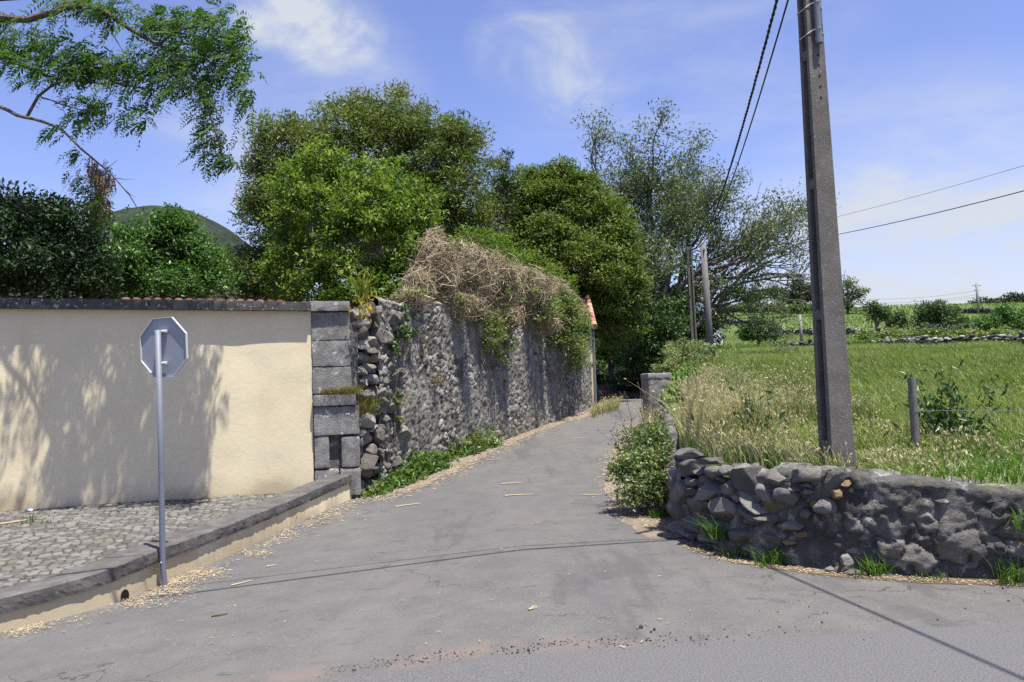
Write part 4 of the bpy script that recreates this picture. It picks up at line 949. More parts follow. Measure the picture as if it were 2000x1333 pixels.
m = MB(); m.box(b-[0, 0, .12], (.5, .08, .08)); part('bracket', m, MT['steel'], r_)
r_, a, b = hpole('wooden_pole', 'round weathered wooden pole beside the slender concrete one', 1390, 716, 1373, 474, 31, .27, 'wood', True)
m = MB(); m.box(b-[0, 0, .3], (.06, .36, .06)); part('bracket', m, MT['steel'], r_)
a = P(1372, 712, 30.5); m = MB(); m.tube([a-[0, 0, .6], P(1368, 675, 30.5)], [.09, .08], 8); solo('stub_post', m, MT['wood'], 'short wooden post leaning on the round wooden pole', 'post', sm=True)
for (px0, p0_, px1, p1_, Y, lab) in ((1566, 668, 1562, 615, 75, 'small grey pole with crossarm in front of the far green field'), (1912, 614, 1907, 553, 150, 'tall thin power pole standing out against the sky on the right ridge'), (1870, 616, 1868, 604, 170, 'tiny distant pole on the skyline left of the tall one')):
    r_, a, b = hpole('power_pole', lab, px0, p0_, px1, p1_, Y, .05*Y/20+.1, 'oldconcrete', True, 'distant power poles')
    m = MB(); L_ = b[2]-a[2]; m.box(b-[0, 0, L_*.08], (Y*.011, .12, .12)); m.box(b-[0, 0, L_*.22], (Y*.007, .12, .12)); part('crossarm', m, MT['oldconcrete'], r_)
solo('field_cable', cable(P(1545, 474, 44), P(2080, 352, 22), .15, .016), MT['black'], 'black cable crossing the sky right of the near pole, lower of the two', 'cable', 'overhead cables')
solo('field_wire', cable(P(1500, 455, 60), P(2080, 300, 40), .2, .011), MT['black'], 'faint thin wire crossing the sky above the black cable on the right', 'cable', 'overhead cables')
for i, py in enumerate((582, 590, 594)):
    solo('ridge_wire', cable(P(1640, py, 160), P(1908, py-14, 150), .8, .03), MT['oldconcrete'], ('uppermost', 'middle', 'lowest')[i]+' of three faint wires running left from the ridge pole', 'cable', 'wires on the ridge')
fp = P(1791, 917, 8.3); ft = P(1780, 738, 8.3); root = empty('wire_fence', (fp[0], fp[1], .7), 'wire fence on a grey weathered post in the field edge', 'fence')
m = MB(); m.tube([fp-[0, 0, .25], fp*.5+ft*.5+[.004, 0, 0], ft], [.044, .041, .038], 12); part('post', m, MT['wood'], root)
f2 = P(2280, 915, 8.9); m = MB(); m.tube([f2-[0, 0, .4], P(2270, 730, 8.9)], [.05, .043], 12); part('post', m, MT['wood'], root)
for y0, y1 in ((802, 800), (869, 866)):
    m = cable(P(1786, y0, 8.25), P(2275, y1, 8.85), .01, .0018, 16); part('wire', m, MT['steel'], root)
# concrete post against the rubble wall
q = gp(914, 868); q[:2] -= ln_*.0; tp = P(908, 770, q[1]+.05); root = empty('concrete_post', q, 'short pale concrete post leaning against the foot of the rubble wall', 'post')
c = q*.5+tp*.5; m = MB(); m.box(c+np.array([*(ln_*.12), 0]), (.15, .15, (tp-q)[2]+.1), np.stack([[ld[0], ld[1], 0], [ln_[0], ln_[1], 0], unit(tp-q)], 1), .5, .012, .93)
part('shaft', m, MT['oldconcrete'], root); m = MB(); m.box(tp+np.array([*(ln_*.12), .0]), (.09, .09, .08), Mp, .5, .01); part('stub', m, MT['oldconcrete'], root)

# ================================================================== FAR FIELD WALLS, HOUSE
def fieldwall(name, label, pxs, pys, Y, h, seed, cell, amp):
    rows = []
    for px, py, y in zip(pxs, pys, Y): p = fgp(px, py, y); rows.append((p[0], p[1], p[2]-.4, p[2]+h))
    q, s_ = resample(np.array(rows), .30); rgf = np.random.default_rng(seed); mb = MB(); tw = unit(q[-1, :2]-q[0, :2]); U = np.array([[tw[0], tw[1], 0], [-tw[1], tw[0], 0], [0, 0, 1.]])
    mb.add(np.concatenate([np.c_[q[:, :2]+[0, .15], q[:, 2]], np.c_[q[:, :2]+[0, .15], q[:, 3]-.22], np.c_[q[:, :2]+[0, .5], q[:, 3]-.22], np.c_[q[:, :2]+[0, .5], q[:, 2]]]), [(a*len(q)+i, a*len(q)+i+1, (a+1)*len(q)+i+1, (a+1)*len(q)+i) for a in range(3) for i in range(len(q)-1)], None, .1)
    for r_ in q:
        zz_ = r_[2]+.42
        while zz_ < r_[3]-.05+rgf.uniform(-.1, .18):
            sz = rgf.uniform(.17, .38); rock(mb, rgf, (r_[0]+rgf.uniform(-.12, .12), r_[1]+rgf.uniform(-.06, .4), zz_+sz*.25), (sz*1.25, .4, sz*rgf.uniform(.5, .85)), rgf.normal(0, .3), U, 2, 8, .05, rgf.random()**1.3); zz_ += sz*.5
    return solo(name, mb, MT['fieldstone'], label, 'wall', 'dry stone field walls', sm=True)
fieldwall('field_wall', 'long grey dry stone wall across the far edge of the meadow at right', (1700, 1760, 1850, 1930, 2080), (684, 684, 686, 686, 688), (58, 58, 57, 57, 56), .75, 31, (.4, .3), .2)
fieldwall('field_wall', 'short stretch of dry stone wall just left of the near pole in the meadow', (1545, 1570, 1592), (681, 680, 683), (57, 57, 57), .5, 33, (.4, .3), .2)
fieldwall('field_wall', 'dark stone wall below the far bright green field', (1510, 1560, 1640, 1700, 1730), (659, 657, 658, 659, 657), (108, 108, 108, 108, 106), 1, 35, (.6, .4), .25)
fieldwall('field_wall', 'dark stone wall beside the white gable at the far left of the field', (1412, 1430, 1456), (632, 635, 638), (108, 106, 104), 1, 37, (.6, .4), .25)
fieldwall('field_wall', 'stone wall climbing to the wooded ridge above the white gable', (1385, 1420, 1450), (619, 612, 608), (150, 150, 152), 1, 39, (.6, .4), .25)
fieldwall('field_wall', 'long low stone wall along the right skyline under the power pole', (1870, 1910, 1960), (613, 613, 614), (165, 150, 150), 1, 41, (.6, .4), .25)
hq = P(1398, 652, 72); root = empty('white_house', (hq[0], 72, hq[2]-.6), 'white gabled house end half hidden behind the wooden pole', 'house')
ex = P(1411, 652, 72)[0]; wz = P(1405, 640, 72)[2]; az = P(1398, 614, 72)[2]
m = MB(); m.prism([(ex-2.4, 72, hq[2]-1), (ex, 72, hq[2]-1), (ex, 72, wz), (ex-1.2, 72, az), (ex-2.4, 72, wz)], (0, 6, 0)); part('wall', m, MT['whitewash'], root)
m = MB()
for sgn in (-1, 1): m.prism([(ex-1.2, 71.8, az+.02), (ex-1.2+sgn*1.4, 71.8, wz-.1), (ex-1.2+sgn*1.4, 71.8, wz-.02), (ex-1.2, 71.8, az+.12)], (0, 6.4, 0))
part('roof', m, MT['oldconcrete'], root)

# ================================================================== TREES
GZ = 1.95
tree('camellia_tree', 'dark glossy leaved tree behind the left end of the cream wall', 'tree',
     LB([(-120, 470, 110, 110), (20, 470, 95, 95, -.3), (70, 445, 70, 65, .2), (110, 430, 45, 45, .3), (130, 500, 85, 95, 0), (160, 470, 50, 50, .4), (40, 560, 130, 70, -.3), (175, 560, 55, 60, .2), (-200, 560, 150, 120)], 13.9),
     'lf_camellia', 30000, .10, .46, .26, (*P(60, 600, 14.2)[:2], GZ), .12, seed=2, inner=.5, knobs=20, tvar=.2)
tree('laurel_tree', 'bushy mid green tree between the dark hedge and the hill', 'tree',
     LB([(300, 480, 75, 62), (360, 500, 70, 55, .6), (250, 520, 60, 60, -.4), (400, 545, 60, 60, .3), (310, 560, 100, 50, -.4), (340, 445, 40, 30), (225, 570, 50, 60)], 18),
     'lf_mid', 24000, .11, .42, .28, (*P(320, 600, 18)[:2], GZ), .14, seed=3, inner=.5, knobs=22, tvar=.2)
tree('pittosporum_tree', 'paler olive green bush right of the mid green tree behind the cream wall', 'tree',
     LB([(470, 530, 60, 50), (510, 520, 50, 40, .8), (440, 560, 50, 45, -.3), (520, 570, 60, 50)], 22),
     'lf_pale', 12000, .11, .4, .25, (*P(490, 600, 22)[:2], GZ), .12, seed=4, inner=.5)
tree('silky_oak', 'tallest dark olive tree rising behind the leafy shrub left of the lane', 'tree',
     LB([(690, 285, 105, 85, 0), (590, 320, 90, 85, .4), (530, 300, 40, 60, 0), (545, 420, 70, 90, 0), (690, 220, 45, 35, .3), (760, 260, 80, 70, .3), (850, 300, 80, 75, 0), (900, 320, 55, 80, .3), (880, 390, 75, 60, -.3), (800, 380, 90, 80, 1.0),
         (640, 420, 110, 90, .6), (565, 500, 75, 70, 0), (920, 440, 45, 70, .4), (500, 345, 25, 40, 0), (880, 480, 80, 60, .6), (570, 245, 16, 18, 0), (490, 410, 22, 30, 0), (760, 500, 120, 80, 1.2)], 22),
     'lf_grev', 115000, .14, .26, .36, (*P(740, 600, 22)[:2], GZ), .26, seed=5, inner=.45, jag=.12, up=.3, tvar=.24, knobs=60, gap=.3)
tree('slender_tree', 'small thin dark tree standing between the tall olive tree and the round crown', 'tree',
     LB([(985, 325, 16, 34), (975, 365, 24, 30), (1000, 355, 20, 26), (975, 410, 26, 40)], 27), 'lf_dark', 2600, .15, .28, .22, (*P(980, 600, 27)[:2], GZ), .09, seed=6, jag=.25)
tree('privet_shrub', 'bright leafy shrub with pale stems in front of the tall olive tree', 'shrub',
     LB([(640, 360, 95, 75, .4), (740, 380, 85, 75, .3), (580, 400, 65, 75, .2), (680, 450, 120, 90, -.2), (570, 480, 60, 70, 0), (780, 460, 70, 80, -.2), (620, 540, 85, 60, -.3), (730, 550, 90, 60, -.5), (800, 530, 65, 60, -.4), (820, 420, 40, 50, .2), (610, 320, 45, 35, .4), (560, 550, 40, 60), (660, 590, 60, 35, -.6), (740, 590, 60, 35, -.8), (800, 575, 40, 40, -.9), (600, 590, 60, 35, -.2)], 16.2),
     'lf_shrub', 40000, .105, .42, .24, (*P(680, 600, 16.4)[:2], GZ), .07, 'greybark', seed=7, inner=.6, jag=.2, droop=.3, gap=.36, tvar=.22, knobs=26)
tree('round_tree', 'dense round crowned tree overhanging the bend of the lane', 'tree',
     LB([(1090, 420, 95, 88, 0), (1010, 440, 70, 80, .3), (1150, 450, 80, 85, 0), (1100, 365, 60, 40, 0), (1050, 360, 50, 34, .5), (1195, 520, 55, 80, 0), (1110, 530, 110, 85, -1), (1020, 530, 80, 80, 0), (1190, 590, 60, 60, .3), (1140, 600, 90, 55, 0), (1060, 590, 80, 60, 0), (985, 400, 40, 40, 0), (1215, 640, 40, 40, .5), (1225, 560, 30, 50, .5)], 29.5),
     'lf_dome', 140000, .15, .38, .42, (*P(1150, 640, 31)[:2], 1.0), .3, seed=8, inner=.3, flat=.45, up=1.0, tvar=.12, jag=.07, knobs=40)
# deep shade trees round the bend
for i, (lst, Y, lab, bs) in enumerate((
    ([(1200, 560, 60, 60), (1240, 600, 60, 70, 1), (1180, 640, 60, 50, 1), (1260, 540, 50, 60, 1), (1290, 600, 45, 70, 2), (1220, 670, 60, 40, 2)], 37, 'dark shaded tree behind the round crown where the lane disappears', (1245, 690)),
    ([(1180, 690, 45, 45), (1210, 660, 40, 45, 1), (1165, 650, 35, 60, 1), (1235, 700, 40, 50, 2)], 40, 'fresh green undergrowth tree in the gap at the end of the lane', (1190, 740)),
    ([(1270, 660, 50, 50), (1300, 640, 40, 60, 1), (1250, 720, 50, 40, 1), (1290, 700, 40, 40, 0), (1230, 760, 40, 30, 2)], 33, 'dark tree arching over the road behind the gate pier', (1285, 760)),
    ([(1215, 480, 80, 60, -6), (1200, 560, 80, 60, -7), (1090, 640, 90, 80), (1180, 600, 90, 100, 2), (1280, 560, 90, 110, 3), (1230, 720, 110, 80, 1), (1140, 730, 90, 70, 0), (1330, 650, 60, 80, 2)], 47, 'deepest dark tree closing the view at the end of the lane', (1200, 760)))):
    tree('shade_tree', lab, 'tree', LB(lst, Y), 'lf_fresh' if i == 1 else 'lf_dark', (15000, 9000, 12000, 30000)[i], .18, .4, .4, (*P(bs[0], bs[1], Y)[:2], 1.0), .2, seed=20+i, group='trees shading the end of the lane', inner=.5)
tree('camellia_shrub', 'dark glossy shrub with pale flecks beside the far concrete pole', 'shrub',
     LB([(1330, 620, 50, 50), (1300, 650, 40, 45, -.4), (1365, 650, 45, 45, .4), (1340, 590, 35, 35, .3), (1320, 680, 55, 30, -.3), (1385, 640, 22, 45, .6)], 37),
     'lf_ivy', 16000, .13, .5, .3, (*P(1340, 705, 37)[:2], 1.9), .12, seed=30, inner=.5)

# sparse branching tree (procedural growth towards real points)
def sparse_tree():
    rng = np.random.default_rng(41); Y = 37.0; base = P(1295, 720, Y); base[2] = 1.0
    root = empty('sparse_tree', base, 'tall windswept tree with thin grey crown and bare twigs on its right', 'tree')
    wood = MB(); tips = []; k = Y/FPX
    def grow(p, d, L, r, depth, leafy):
        n = 4; pts = [p]; q = p.copy(); dd = d.copy()
        for i in range(n):
            dd = unit(dd+rng.normal(0, .13, 3)+np.array([.05, 0, .03])); q = q+dd*L/n; pts.append(q.copy())
        wood.tube(pts, np.linspace(r, r*.68, n+1), 6 if r > .05 else 4, cap=False)
        if depth == 0: tips.append((q, dd, leafy)); return
        for c in range(rng.integers(2, 4)):
            nd = unit(dd+rng.normal(0, .48, 3)*np.array([1, .8, .8])); grow(pts[rng.integers(2, n+1)], nd, L*rng.uniform(.62, .85), r*.62, depth-1, leafy)
        if depth <= 2: tips.append((pts[2], dd, leafy))
    main = [((1230, 420), .9), ((1180, 330), .95), ((1270, 330), 1), ((1320, 360), .95), ((1370, 400), .8), ((1290, 440), 1), ((1400, 470), .55), ((1440, 470), .5), ((1350, 500), .9), ((1250, 520), 1), ((1470, 500), .2), ((1400, 560), .4), ((1320, 420), 1)]
    for (x, y), lf in main:
        e = P(x, y+45, Y+rng.normal(0, 1.6)); f = P(1290+(x-1290)*.18, 600, Y)
        pts = wob(f, e, 8, rng, .03, .12 if x < 1380 else .5); wood.tube(pts, np.linspace(.17, .06, 8), 7, cap=False)
        for _ in range(4): grow(pts[rng.integers(3, 8)], unit(e-f+rng.normal(0, .4, 3)*np.linalg.norm(e-f)*.6), rng.uniform(1.1, 1.7), .05, 3, lf)
        grow(pts[-1], unit(e-f), 1.5, .055, 3, lf)
    # long low bare limb reaching right
    for pts_, lf in (([(1360, 640), (1400, 580), (1440, 555), (1490, 545), (1530, 552), (1560, 575)], .08), ([(1380, 600), (1420, 520), (1465, 470), (1510, 440), (1550, 425)], .3), ([(1400, 600), (1450, 535), (1500, 500), (1550, 490)], .13)):
        pp = np.array([P(x, y, Y-1+.2*i) for i, (x, y) in enumerate(pts_)]); pp, _ = resample(np.c_[pp, pp[:, 2]], .5); pp = pp[:, :3]
        wood.tube(pp, np.linspace(.10, .02, len(pp)), 6, cap=False)
        for j in range(4, len(pp)):
            for _ in range(2): grow(pp[j], unit(np.array([rng.uniform(.1, 1), rng.normal(0, .4), rng.uniform(-.1, .9)])), rng.uniform(.7, 1.3), .032, 2, lf)
    for a in (1285, 1310, 1330): wood.tube(wob(base+rng.normal(0, .2, 3)*[1, 1, 0], P(1290+(a-1290)*.5, 590, Y), 7, rng, .03), np.linspace(.34, .2, 7), 8)
    part('trunk', wood, MT['greybark'], root)
    m = MB(); cs = []
    for q, d, lf in tips:
        if rng.random() < lf:
            n = rng.integers(20, 44); cs.append(q+rng.normal(0, .24, (n, 3)))
    c = np.concatenate(cs); leaves(m, rng, c, .17, .36, None, .3, np.full(len(c), .5), droop=.5)
    part('crown', m, MT['lf_euc'], root)
sparse_tree()
# locust branches over the pavement (trunk stands out of the frame on the left)
def locust():
    rng = np.random.default_rng(52); base = np.array([-9.6, 9.4, -.1]); root = empty('locust_tree', base, 'feathery leaved tree reaching in over the pavement at upper left', 'tree')
    Y = 10.35; w = MB()
    def br(pts, r0, r1, y0=Y, y1=Y):
        pp = np.array([P(x, y, y0+(y1-y0)*i/(len(pts)-1)) for i, (x, y) in enumerate(pts)]); pp, _ = resample(np.c_[pp, pp[:, 0]], .12)
        pp = pp[:, :3]+rng.normal(0, .006, (len(pp), 3)); w.tube(pp, np.linspace(r0, r1, len(pp)), 8); return pp
    w.tube(wob(base, np.array([-9.3, 9.7, 4.2]), 8, rng, .02), np.linspace(.24, .17, 8), 12)
    L_ = [br([(-260, 130), (-120, 60), (0, 34), (50, 39), (90, 30), (130, 14), (175, 13), (205, 22), (235, 45), (270, 68), (310, 88), (350, 118), (385, 160), (408, 215), (425, 270), (438, 320)], .075, .012),
          br([(-260, 190), (-100, 130), (0, 114), (30, 121), (60, 135), (100, 152), (160, 160), (230, 165), (300, 175)], .05, .008, Y+.1, Y+.3),
          br([(-260, 240), (-120, 215), (0, 207), (25, 221), (50, 230), (85, 237), (118, 250), (150, 280), (175, 305), (205, 328), (225, 346), (245, 372), (270, 412)], .045, .006, Y, Y-.1),
          br([(50, 229), (62, 205), (78, 184), (105, 165), (150, 158), (190, 140)], .022, .006, Y, Y+.1), br([(310, 88), (345, 60), (390, 50), (430, 60)], .02, .006, Y, Y-.3),
          br([(208, 50), (228, 85), (240, 100)], .01, .005), br([(340, 110), (380, 110), (430, 130), (470, 170)], .018, .005, Y, Y+.3), br([(80, 190), (120, 205), (160, 215), (215, 225)], .012, .004, Y, Y-.2)]
    for a in ((-9.3, 9.7, 3.9),):
        for L0 in L_[:3]: w.tube(wob(np.array(a), L0[0], 6, rng, .03, .1), np.linspace(.13, .06, 6), 9)
    for (x, y, x2, y2) in ((205, 330, 230, 312), (225, 348, 262, 350), (470, 60, 498, 45), (470, 115, 505, 120), (445, 180, 470, 215), (275, 195, 275, 262), (300, 195, 335, 225), (245, 372, 265, 385), (0, 150, -30, 152), (160, 20, 165, -8), (62, 60, 60, 20)):
        w.tube([P(x, y, Y), P((x+x2)/2, (y+y2)/2+2, Y), P(x2, y2, Y)], [.006, .004, .002], 5)
    part('limbs', w, MT['bark'], root)
    # one pinnate frond as a template: 10 pairs of leaflets
    def fronds(mb, c, d, L, sagk, leaflet, tint):
        n = len(c); K = 9; side = unit(np.cross(d, rng.normal(size=(n, 3))*.6+np.array([0, -.6, .9]))); nn = np.cross(side, d)
        for i in range(K):
            f = (i+1)/K; ctr = c+d*(L*f)[:, None]+np.array([0, 0, -1.])*(sagk*L*f*f)[:, None]
            tang = unit(d+np.array([0, 0, -2.])*(sagk*f)[:, None])
            l = leaflet*np.sin(np.pi*(.22+.7*f))*1.15
            for sg in (-1, 1):
                ld_ = unit(side*sg*.8+tang*.55+rng.normal(0, .18, (n, 3))+np.array([-.15, 0, -.1])); wv = unit(np.cross(ld_, nn+rng.normal(0, .25, (n, 3))))*(l*.17)[:, None]
                tip = ctr+ld_*l[:, None]; mid = ctr+ld_*(l*.5)[:, None]
                V = np.stack([ctr, mid+wv, tip, mid-wv], 1).reshape(-1, 3); mb.add(V, np.arange(n*4).reshape(n, 4), None, np.repeat(np.clip(tint+rng.normal(0, .1, n), 0, 1), 4))
        return mb
    CL = [(150, 8, 60, 18, 120), (200, 20, 45, 30, 110), (215, 40, 40, 30, 60), (100, 30, 25, 20, 22), (20, 65, 45, 35, 130), (35, 110, 50, 30, 110), (100, 95, 55, 30, 150), (130, 130, 60, 30, 190), (190, 125, 60, 32, 210), (240, 145, 55, 30, 190), (300, 40, 45, 25, 100), (345, 60, 55, 35, 190), (385, 35, 45, 22, 120), (430, 40, 25, 22, 50),
          (300, 130, 50, 35, 160), (360, 120, 60, 40, 220), (420, 100, 45, 40, 190), (455, 80, 28, 35, 100), (460, 140, 25, 40, 110), (400, 165, 50, 30, 130), (310, 180, 40, 22, 70), (60, 145, 35, 20, 50), (165, 205, 45, 26, 110), (195, 232, 28, 16, 40), (140, 235, 25, 14, 22), (272, 232, 22, 22, 40), (345, 170, 30, 18, 40), (405, 220, 28, 28, 60), (420, 265, 30, 28, 70), (410, 300, 40, 22, 60), (440, 320, 22, 22, 36), (100, 258, 30, 10, 20), (470, 190, 14, 30, 30), (480, 110, 12, 25, 24), (475, 165, 18, 30, 24)]
    C_ = []; 
    for (x, y, rx, ry, n) in CL:
        n = int(n*.43); a = rng.normal(0, .55, (n, 2)); 
        for u, v in np.clip(a, -1.1, 1.1): C_.append(P(x+u*rx+14, y+v*ry-6, Y+.15+rng.normal(0, .28)))
    C_ = np.array(C_); n = len(C_); d = unit(np.array([-.75, -.05, -.28])+rng.normal(0, .42, (n, 3)))
    m = fronds(MB(), C_, d, rng.uniform(.20, .36, n), rng.uniform(.2, .6, n), rng.uniform(.055, .085, n), np.clip(.5+rng.normal(0, .16, n), 0, 1))
    part('foliage', m, MT['lf_locust'], root)
    c = []
    for (x, y, rx, ry, n) in ((188, 325, 24, 22, 30), (208, 352, 20, 30, 40), (204, 388, 18, 26, 18)):
        for _ in range(n): c.append(P(x+rng.normal(0, .5)*rx, y+rng.normal(0, .5)*ry, Y+rng.normal(0, .1)))
    c = np.array(c); n = len(c); d = unit(np.array([-.25, 0, -.9])+rng.normal(0, .25, (n, 3)))
    part('dead_foliage', fronds(MB(), c, d, rng.uniform(.12, .22, n), np.full(n, .3), rng.uniform(.04, .06, n), np.full(n, .5)), MT['lf_brown'], root)
    c = []
    for (x, y, rx, ry, n) in ((170, 350, 30, 22, 26), (190, 390, 28, 22, 30), (205, 415, 16, 16, 14), (155, 295, 14, 10, 10)):
        for _ in range(n): c.append(P(x+rng.normal(0, .5)*rx, y+rng.normal(0, .5)*ry, Y+rng.normal(0, .12)))
    c = np.array(c); n = len(c); d = unit(np.array([-.6, 0, -.6])+rng.normal(0, .35, (n, 3)))
    part('hanging_foliage', fronds(MB(), c, d, rng.uniform(.16, .28, n), np.full(n, .4), rng.uniform(.05, .07, n), np.full(n, .3)), MT['lf_locust'], root)
locust()

# ================================================================== BRUSH, VINES AND IVY ON THE LANE WALL
rgv = np.random.default_rng(61)
def sfromY(Y): return (Y-CX[1])/ld[1]
mounds = []
def onlane(px):
    d = pdir(px, 700); M_ = np.array([[d[0], -ld[0]], [d[1], -ld[1]]]); t, u = np.linalg.solve(M_, CX[:2]); return (d*t)[1]
for (px, py, rx, ry, off, dp) in ((845, 540, 52, 74, .8, .55), (818, 570, 30, 48, .6, .45), (895, 545, 66, 72, .7, .6), (950, 562, 70, 66, .7, .6), (1010, 580, 64, 62, .7, .6), (1065, 600, 55, 55, .65, .5), (1105, 620, 36, 42, .6, .45), (850, 480, 20, 34, 1.0, .35), (880, 602, 66, 28, .22, .3), (960, 622, 66, 30, .22, .3), (1040, 632, 52, 30, .22, .3), (800, 590, 30, 22, .3, .3)):
    Y = onlane(px)+off; k = Y/FPX; mounds.append((P(px, py, Y), np.array([rx*k, dp, ry*k])))
m = MB(); n = 24000; ar = np.array([r[0]*r[2] for c, r in mounds]); ar /= ar.sum()
for (c, r), a in zip(mounds, ar):
    q = int(n*a); u = unit(rgv.normal(size=(q, 3))+np.array([.15, -.45, .35])); lump = fbm((c+u*r)*1.7, 3, 4)[:, None]; p = c+u*r*(.72+.6*lump-.35*rgv.random(q)[:, None]**1.5+.18*(rgv.random((q, 1)) < .06))
    d = unit(rgv.normal(size=(q, 3))*np.array([1, .7, .75])+np.array([.25, 0, .1])); d = unit(d-u*(d*u).sum(1)[:, None]*.55)
    L_ = rgv.uniform(.12, .46, q)[:, None]; w_ = rgv.uniform(.0025, .0062, q)[:, None]
    s1 = unit(np.cross(d, u)); s2 = np.cross(d, s1); mid = p+u*rgv.uniform(-.03, .05, q)[:, None]; e0 = p-d*L_*.5; e1 = p+d*L_*.5
    V = np.stack([e+x*w_ for e in (e0, mid, e1) for x in (s1, -s1*.5+s2*.87, -s1*.5-s2*.87)], 1).reshape(-1, 3)
    b_ = np.arange(q)[:, None]*9; Q = np.concatenate([b_+np.array([[j+a, j+(a+1) % 3, j+3+(a+1) % 3, j+3+a]]) for j in (0, 3) for a in range(3)])
    m.add(V, Q, None, np.repeat(np.clip(rgv.normal(.52, .24, q), 0, 1), 9))
root = empty('dead_thicket', lw(5, -.6, ztc), 'heap of dead brown vine stems spilling over the top of the rubble wall', 'dead vines')
part('stems', m, MT['deadstick'], root)
cores = MB(); clumps(cores, rgv, [(c, r*.75) for c, r in mounds], 3500, .12, .3, .25); shoots = MB(); clumps(shoots, rgv, [(c+np.array([0, -.1, 0]), r*1.02) for c, r in mounds[2:]], 9000, .08, .4, .14, jag=.12); part('green_shoots', shoots, MT['lf_vine'], root); part('withered_leaves', cores, MT['lf_brown'], root)
def plant(name, label, cat, lobes, matn, n, leaf, asp, rc, seed, group=None, stems=True, pn='foliage', **kw):
    rng = np.random.default_rng(seed); mb = clumps(MB(), rng, lobes, n, leaf, asp, rc, **kw)
    c0 = np.mean([c for c, r in lobes], 0); c0 = np.array([c0[0], c0[1], min(c[2]-r[2] for c, r in lobes)])
    root = empty(name, c0, label, cat, group); part(pn, mb, MT[matn], root)
    if stems:
        s_ = MB()
        for c, r in lobes:
            for _ in range(4):
                e = c+unit(rng.normal(size=3))*r*.85; f = np.array([c0[0]+(c[0]-c0[0])*.6, c0[1]+(c[1]-c0[1])*.6, c0[2]]) if c[2] > c0[2] else c
                s_.tube(wob(f, e, 5, rng, .05), np.linspace(.009, .003, 5), 5)
        part('stem', s_, MT['bark'], root)
    return root
def flatL(lst, thick=.22):
    o = []
    for px, py, rx, ry, Y in lst: k = Y/FPX; o.append((P(px, py, Y), np.array([rx*k, thick, ry*k])))
    return o
def onlane(px): 
    d = pdir(px, 700); M_ = np.array([[d[0], -ld[0]], [d[1], -ld[1]]]); t, u = np.linalg.solve(M_, CX[:2]); return (d*t)[1]
plant('climbing_vine', 'green vine hanging down the middle of the rubble wall', 'vine', flatL([(960, 640, 32, 35, onlane(960)-.3), (955, 680, 28, 40, onlane(955)-.3), (975, 700, 18, 25, onlane(975)-.3), (935, 625, 22, 22, onlane(935)-.3), (990, 660, 18, 35, onlane(990)-.3)], .18), 'lf_vine', 4200, .062, .5, .13, 71, 'vines on the rubble wall', jag=.2)
plant('climbing_vine', 'large pale vine draped over the far end of the rubble wall', 'vine', flatL([(1095, 615, 45, 45, onlane(1085)-.7), (1112, 660, 34, 50, onlane(1105)-.7), (1126, 700, 24, 45, onlane(1120)-.7), (1085, 655, 28, 45, onlane(1080)-.5), (1050, 610, 45, 30, onlane(1045)-.5), (1138, 660, 14, 60, onlane(1132)-.6)], .35), 'lf_vine', 12000, .08, .5, .18, 72, 'vines on the rubble wall', jag=.16)
plant('climbing_vine', 'bright yellow green vine leaves beside the red tiled roof', 'vine', flatL([(1135, 622, 17, 18, 24.2), (1144, 640, 10, 22, 24.4), (1105, 590, 22, 16, 23.5)], .25), 'lf_fresh', 1900, .085, .55, .17, 73, 'vines on the rubble wall')
plant('leafy_scrub', 'green leafy scrub growing above the dead stems on the wall top', 'shrub', LB([(1060, 545, 46, 26, 1.5), (1000, 508, 45, 30, .6), (1100, 572, 26, 24, 1.8), (955, 480, 40, 26, 0), (925, 480, 36, 34, -.6), (820, 455, 40, 40, -4.2)], 21), 'lf_shrub', 9000, .10, .35, .25, 74, jag=.25)
plant('ivy_patch', 'dark ivy clinging to the loose stones near the top of the corner', 'ivy', flatL([(787, 625, 14, 30, onlane(787)-.12), (778, 655, 20, 18, onlane(778)-.12), (765, 680, 14, 20, onlane(765)-.12), (798, 650, 12, 16, onlane(798)-.12)], .1), 'lf_ivy', 1100, .055, .7, .08, 75, 'ivy on the corner stones', inner=.6)
plant('ivy_patch', 'small ivy patch half way up the corner stones', 'ivy', flatL([(765, 740, 14, 14, onlane(765)-.12), (772, 790, 12, 28, onlane(772)-.12), (775, 830, 10, 25, onlane(775)-.12)], .1), 'lf_vine', 700, .045, .6, .07, 76, 'ivy on the corner stones', inner=.6)
plant('trailing_plant', 'thin green trail down the middle of the rubble wall face', 'vine', flatL([(826, 700, 8, 50, onlane(826)-.08), (985, 770, 7, 40, onlane(985)-.08), (845, 740, 14, 30, onlane(845)-.08)], .06), 'moss', 700, .05, .3, .07, 77, stems=False)
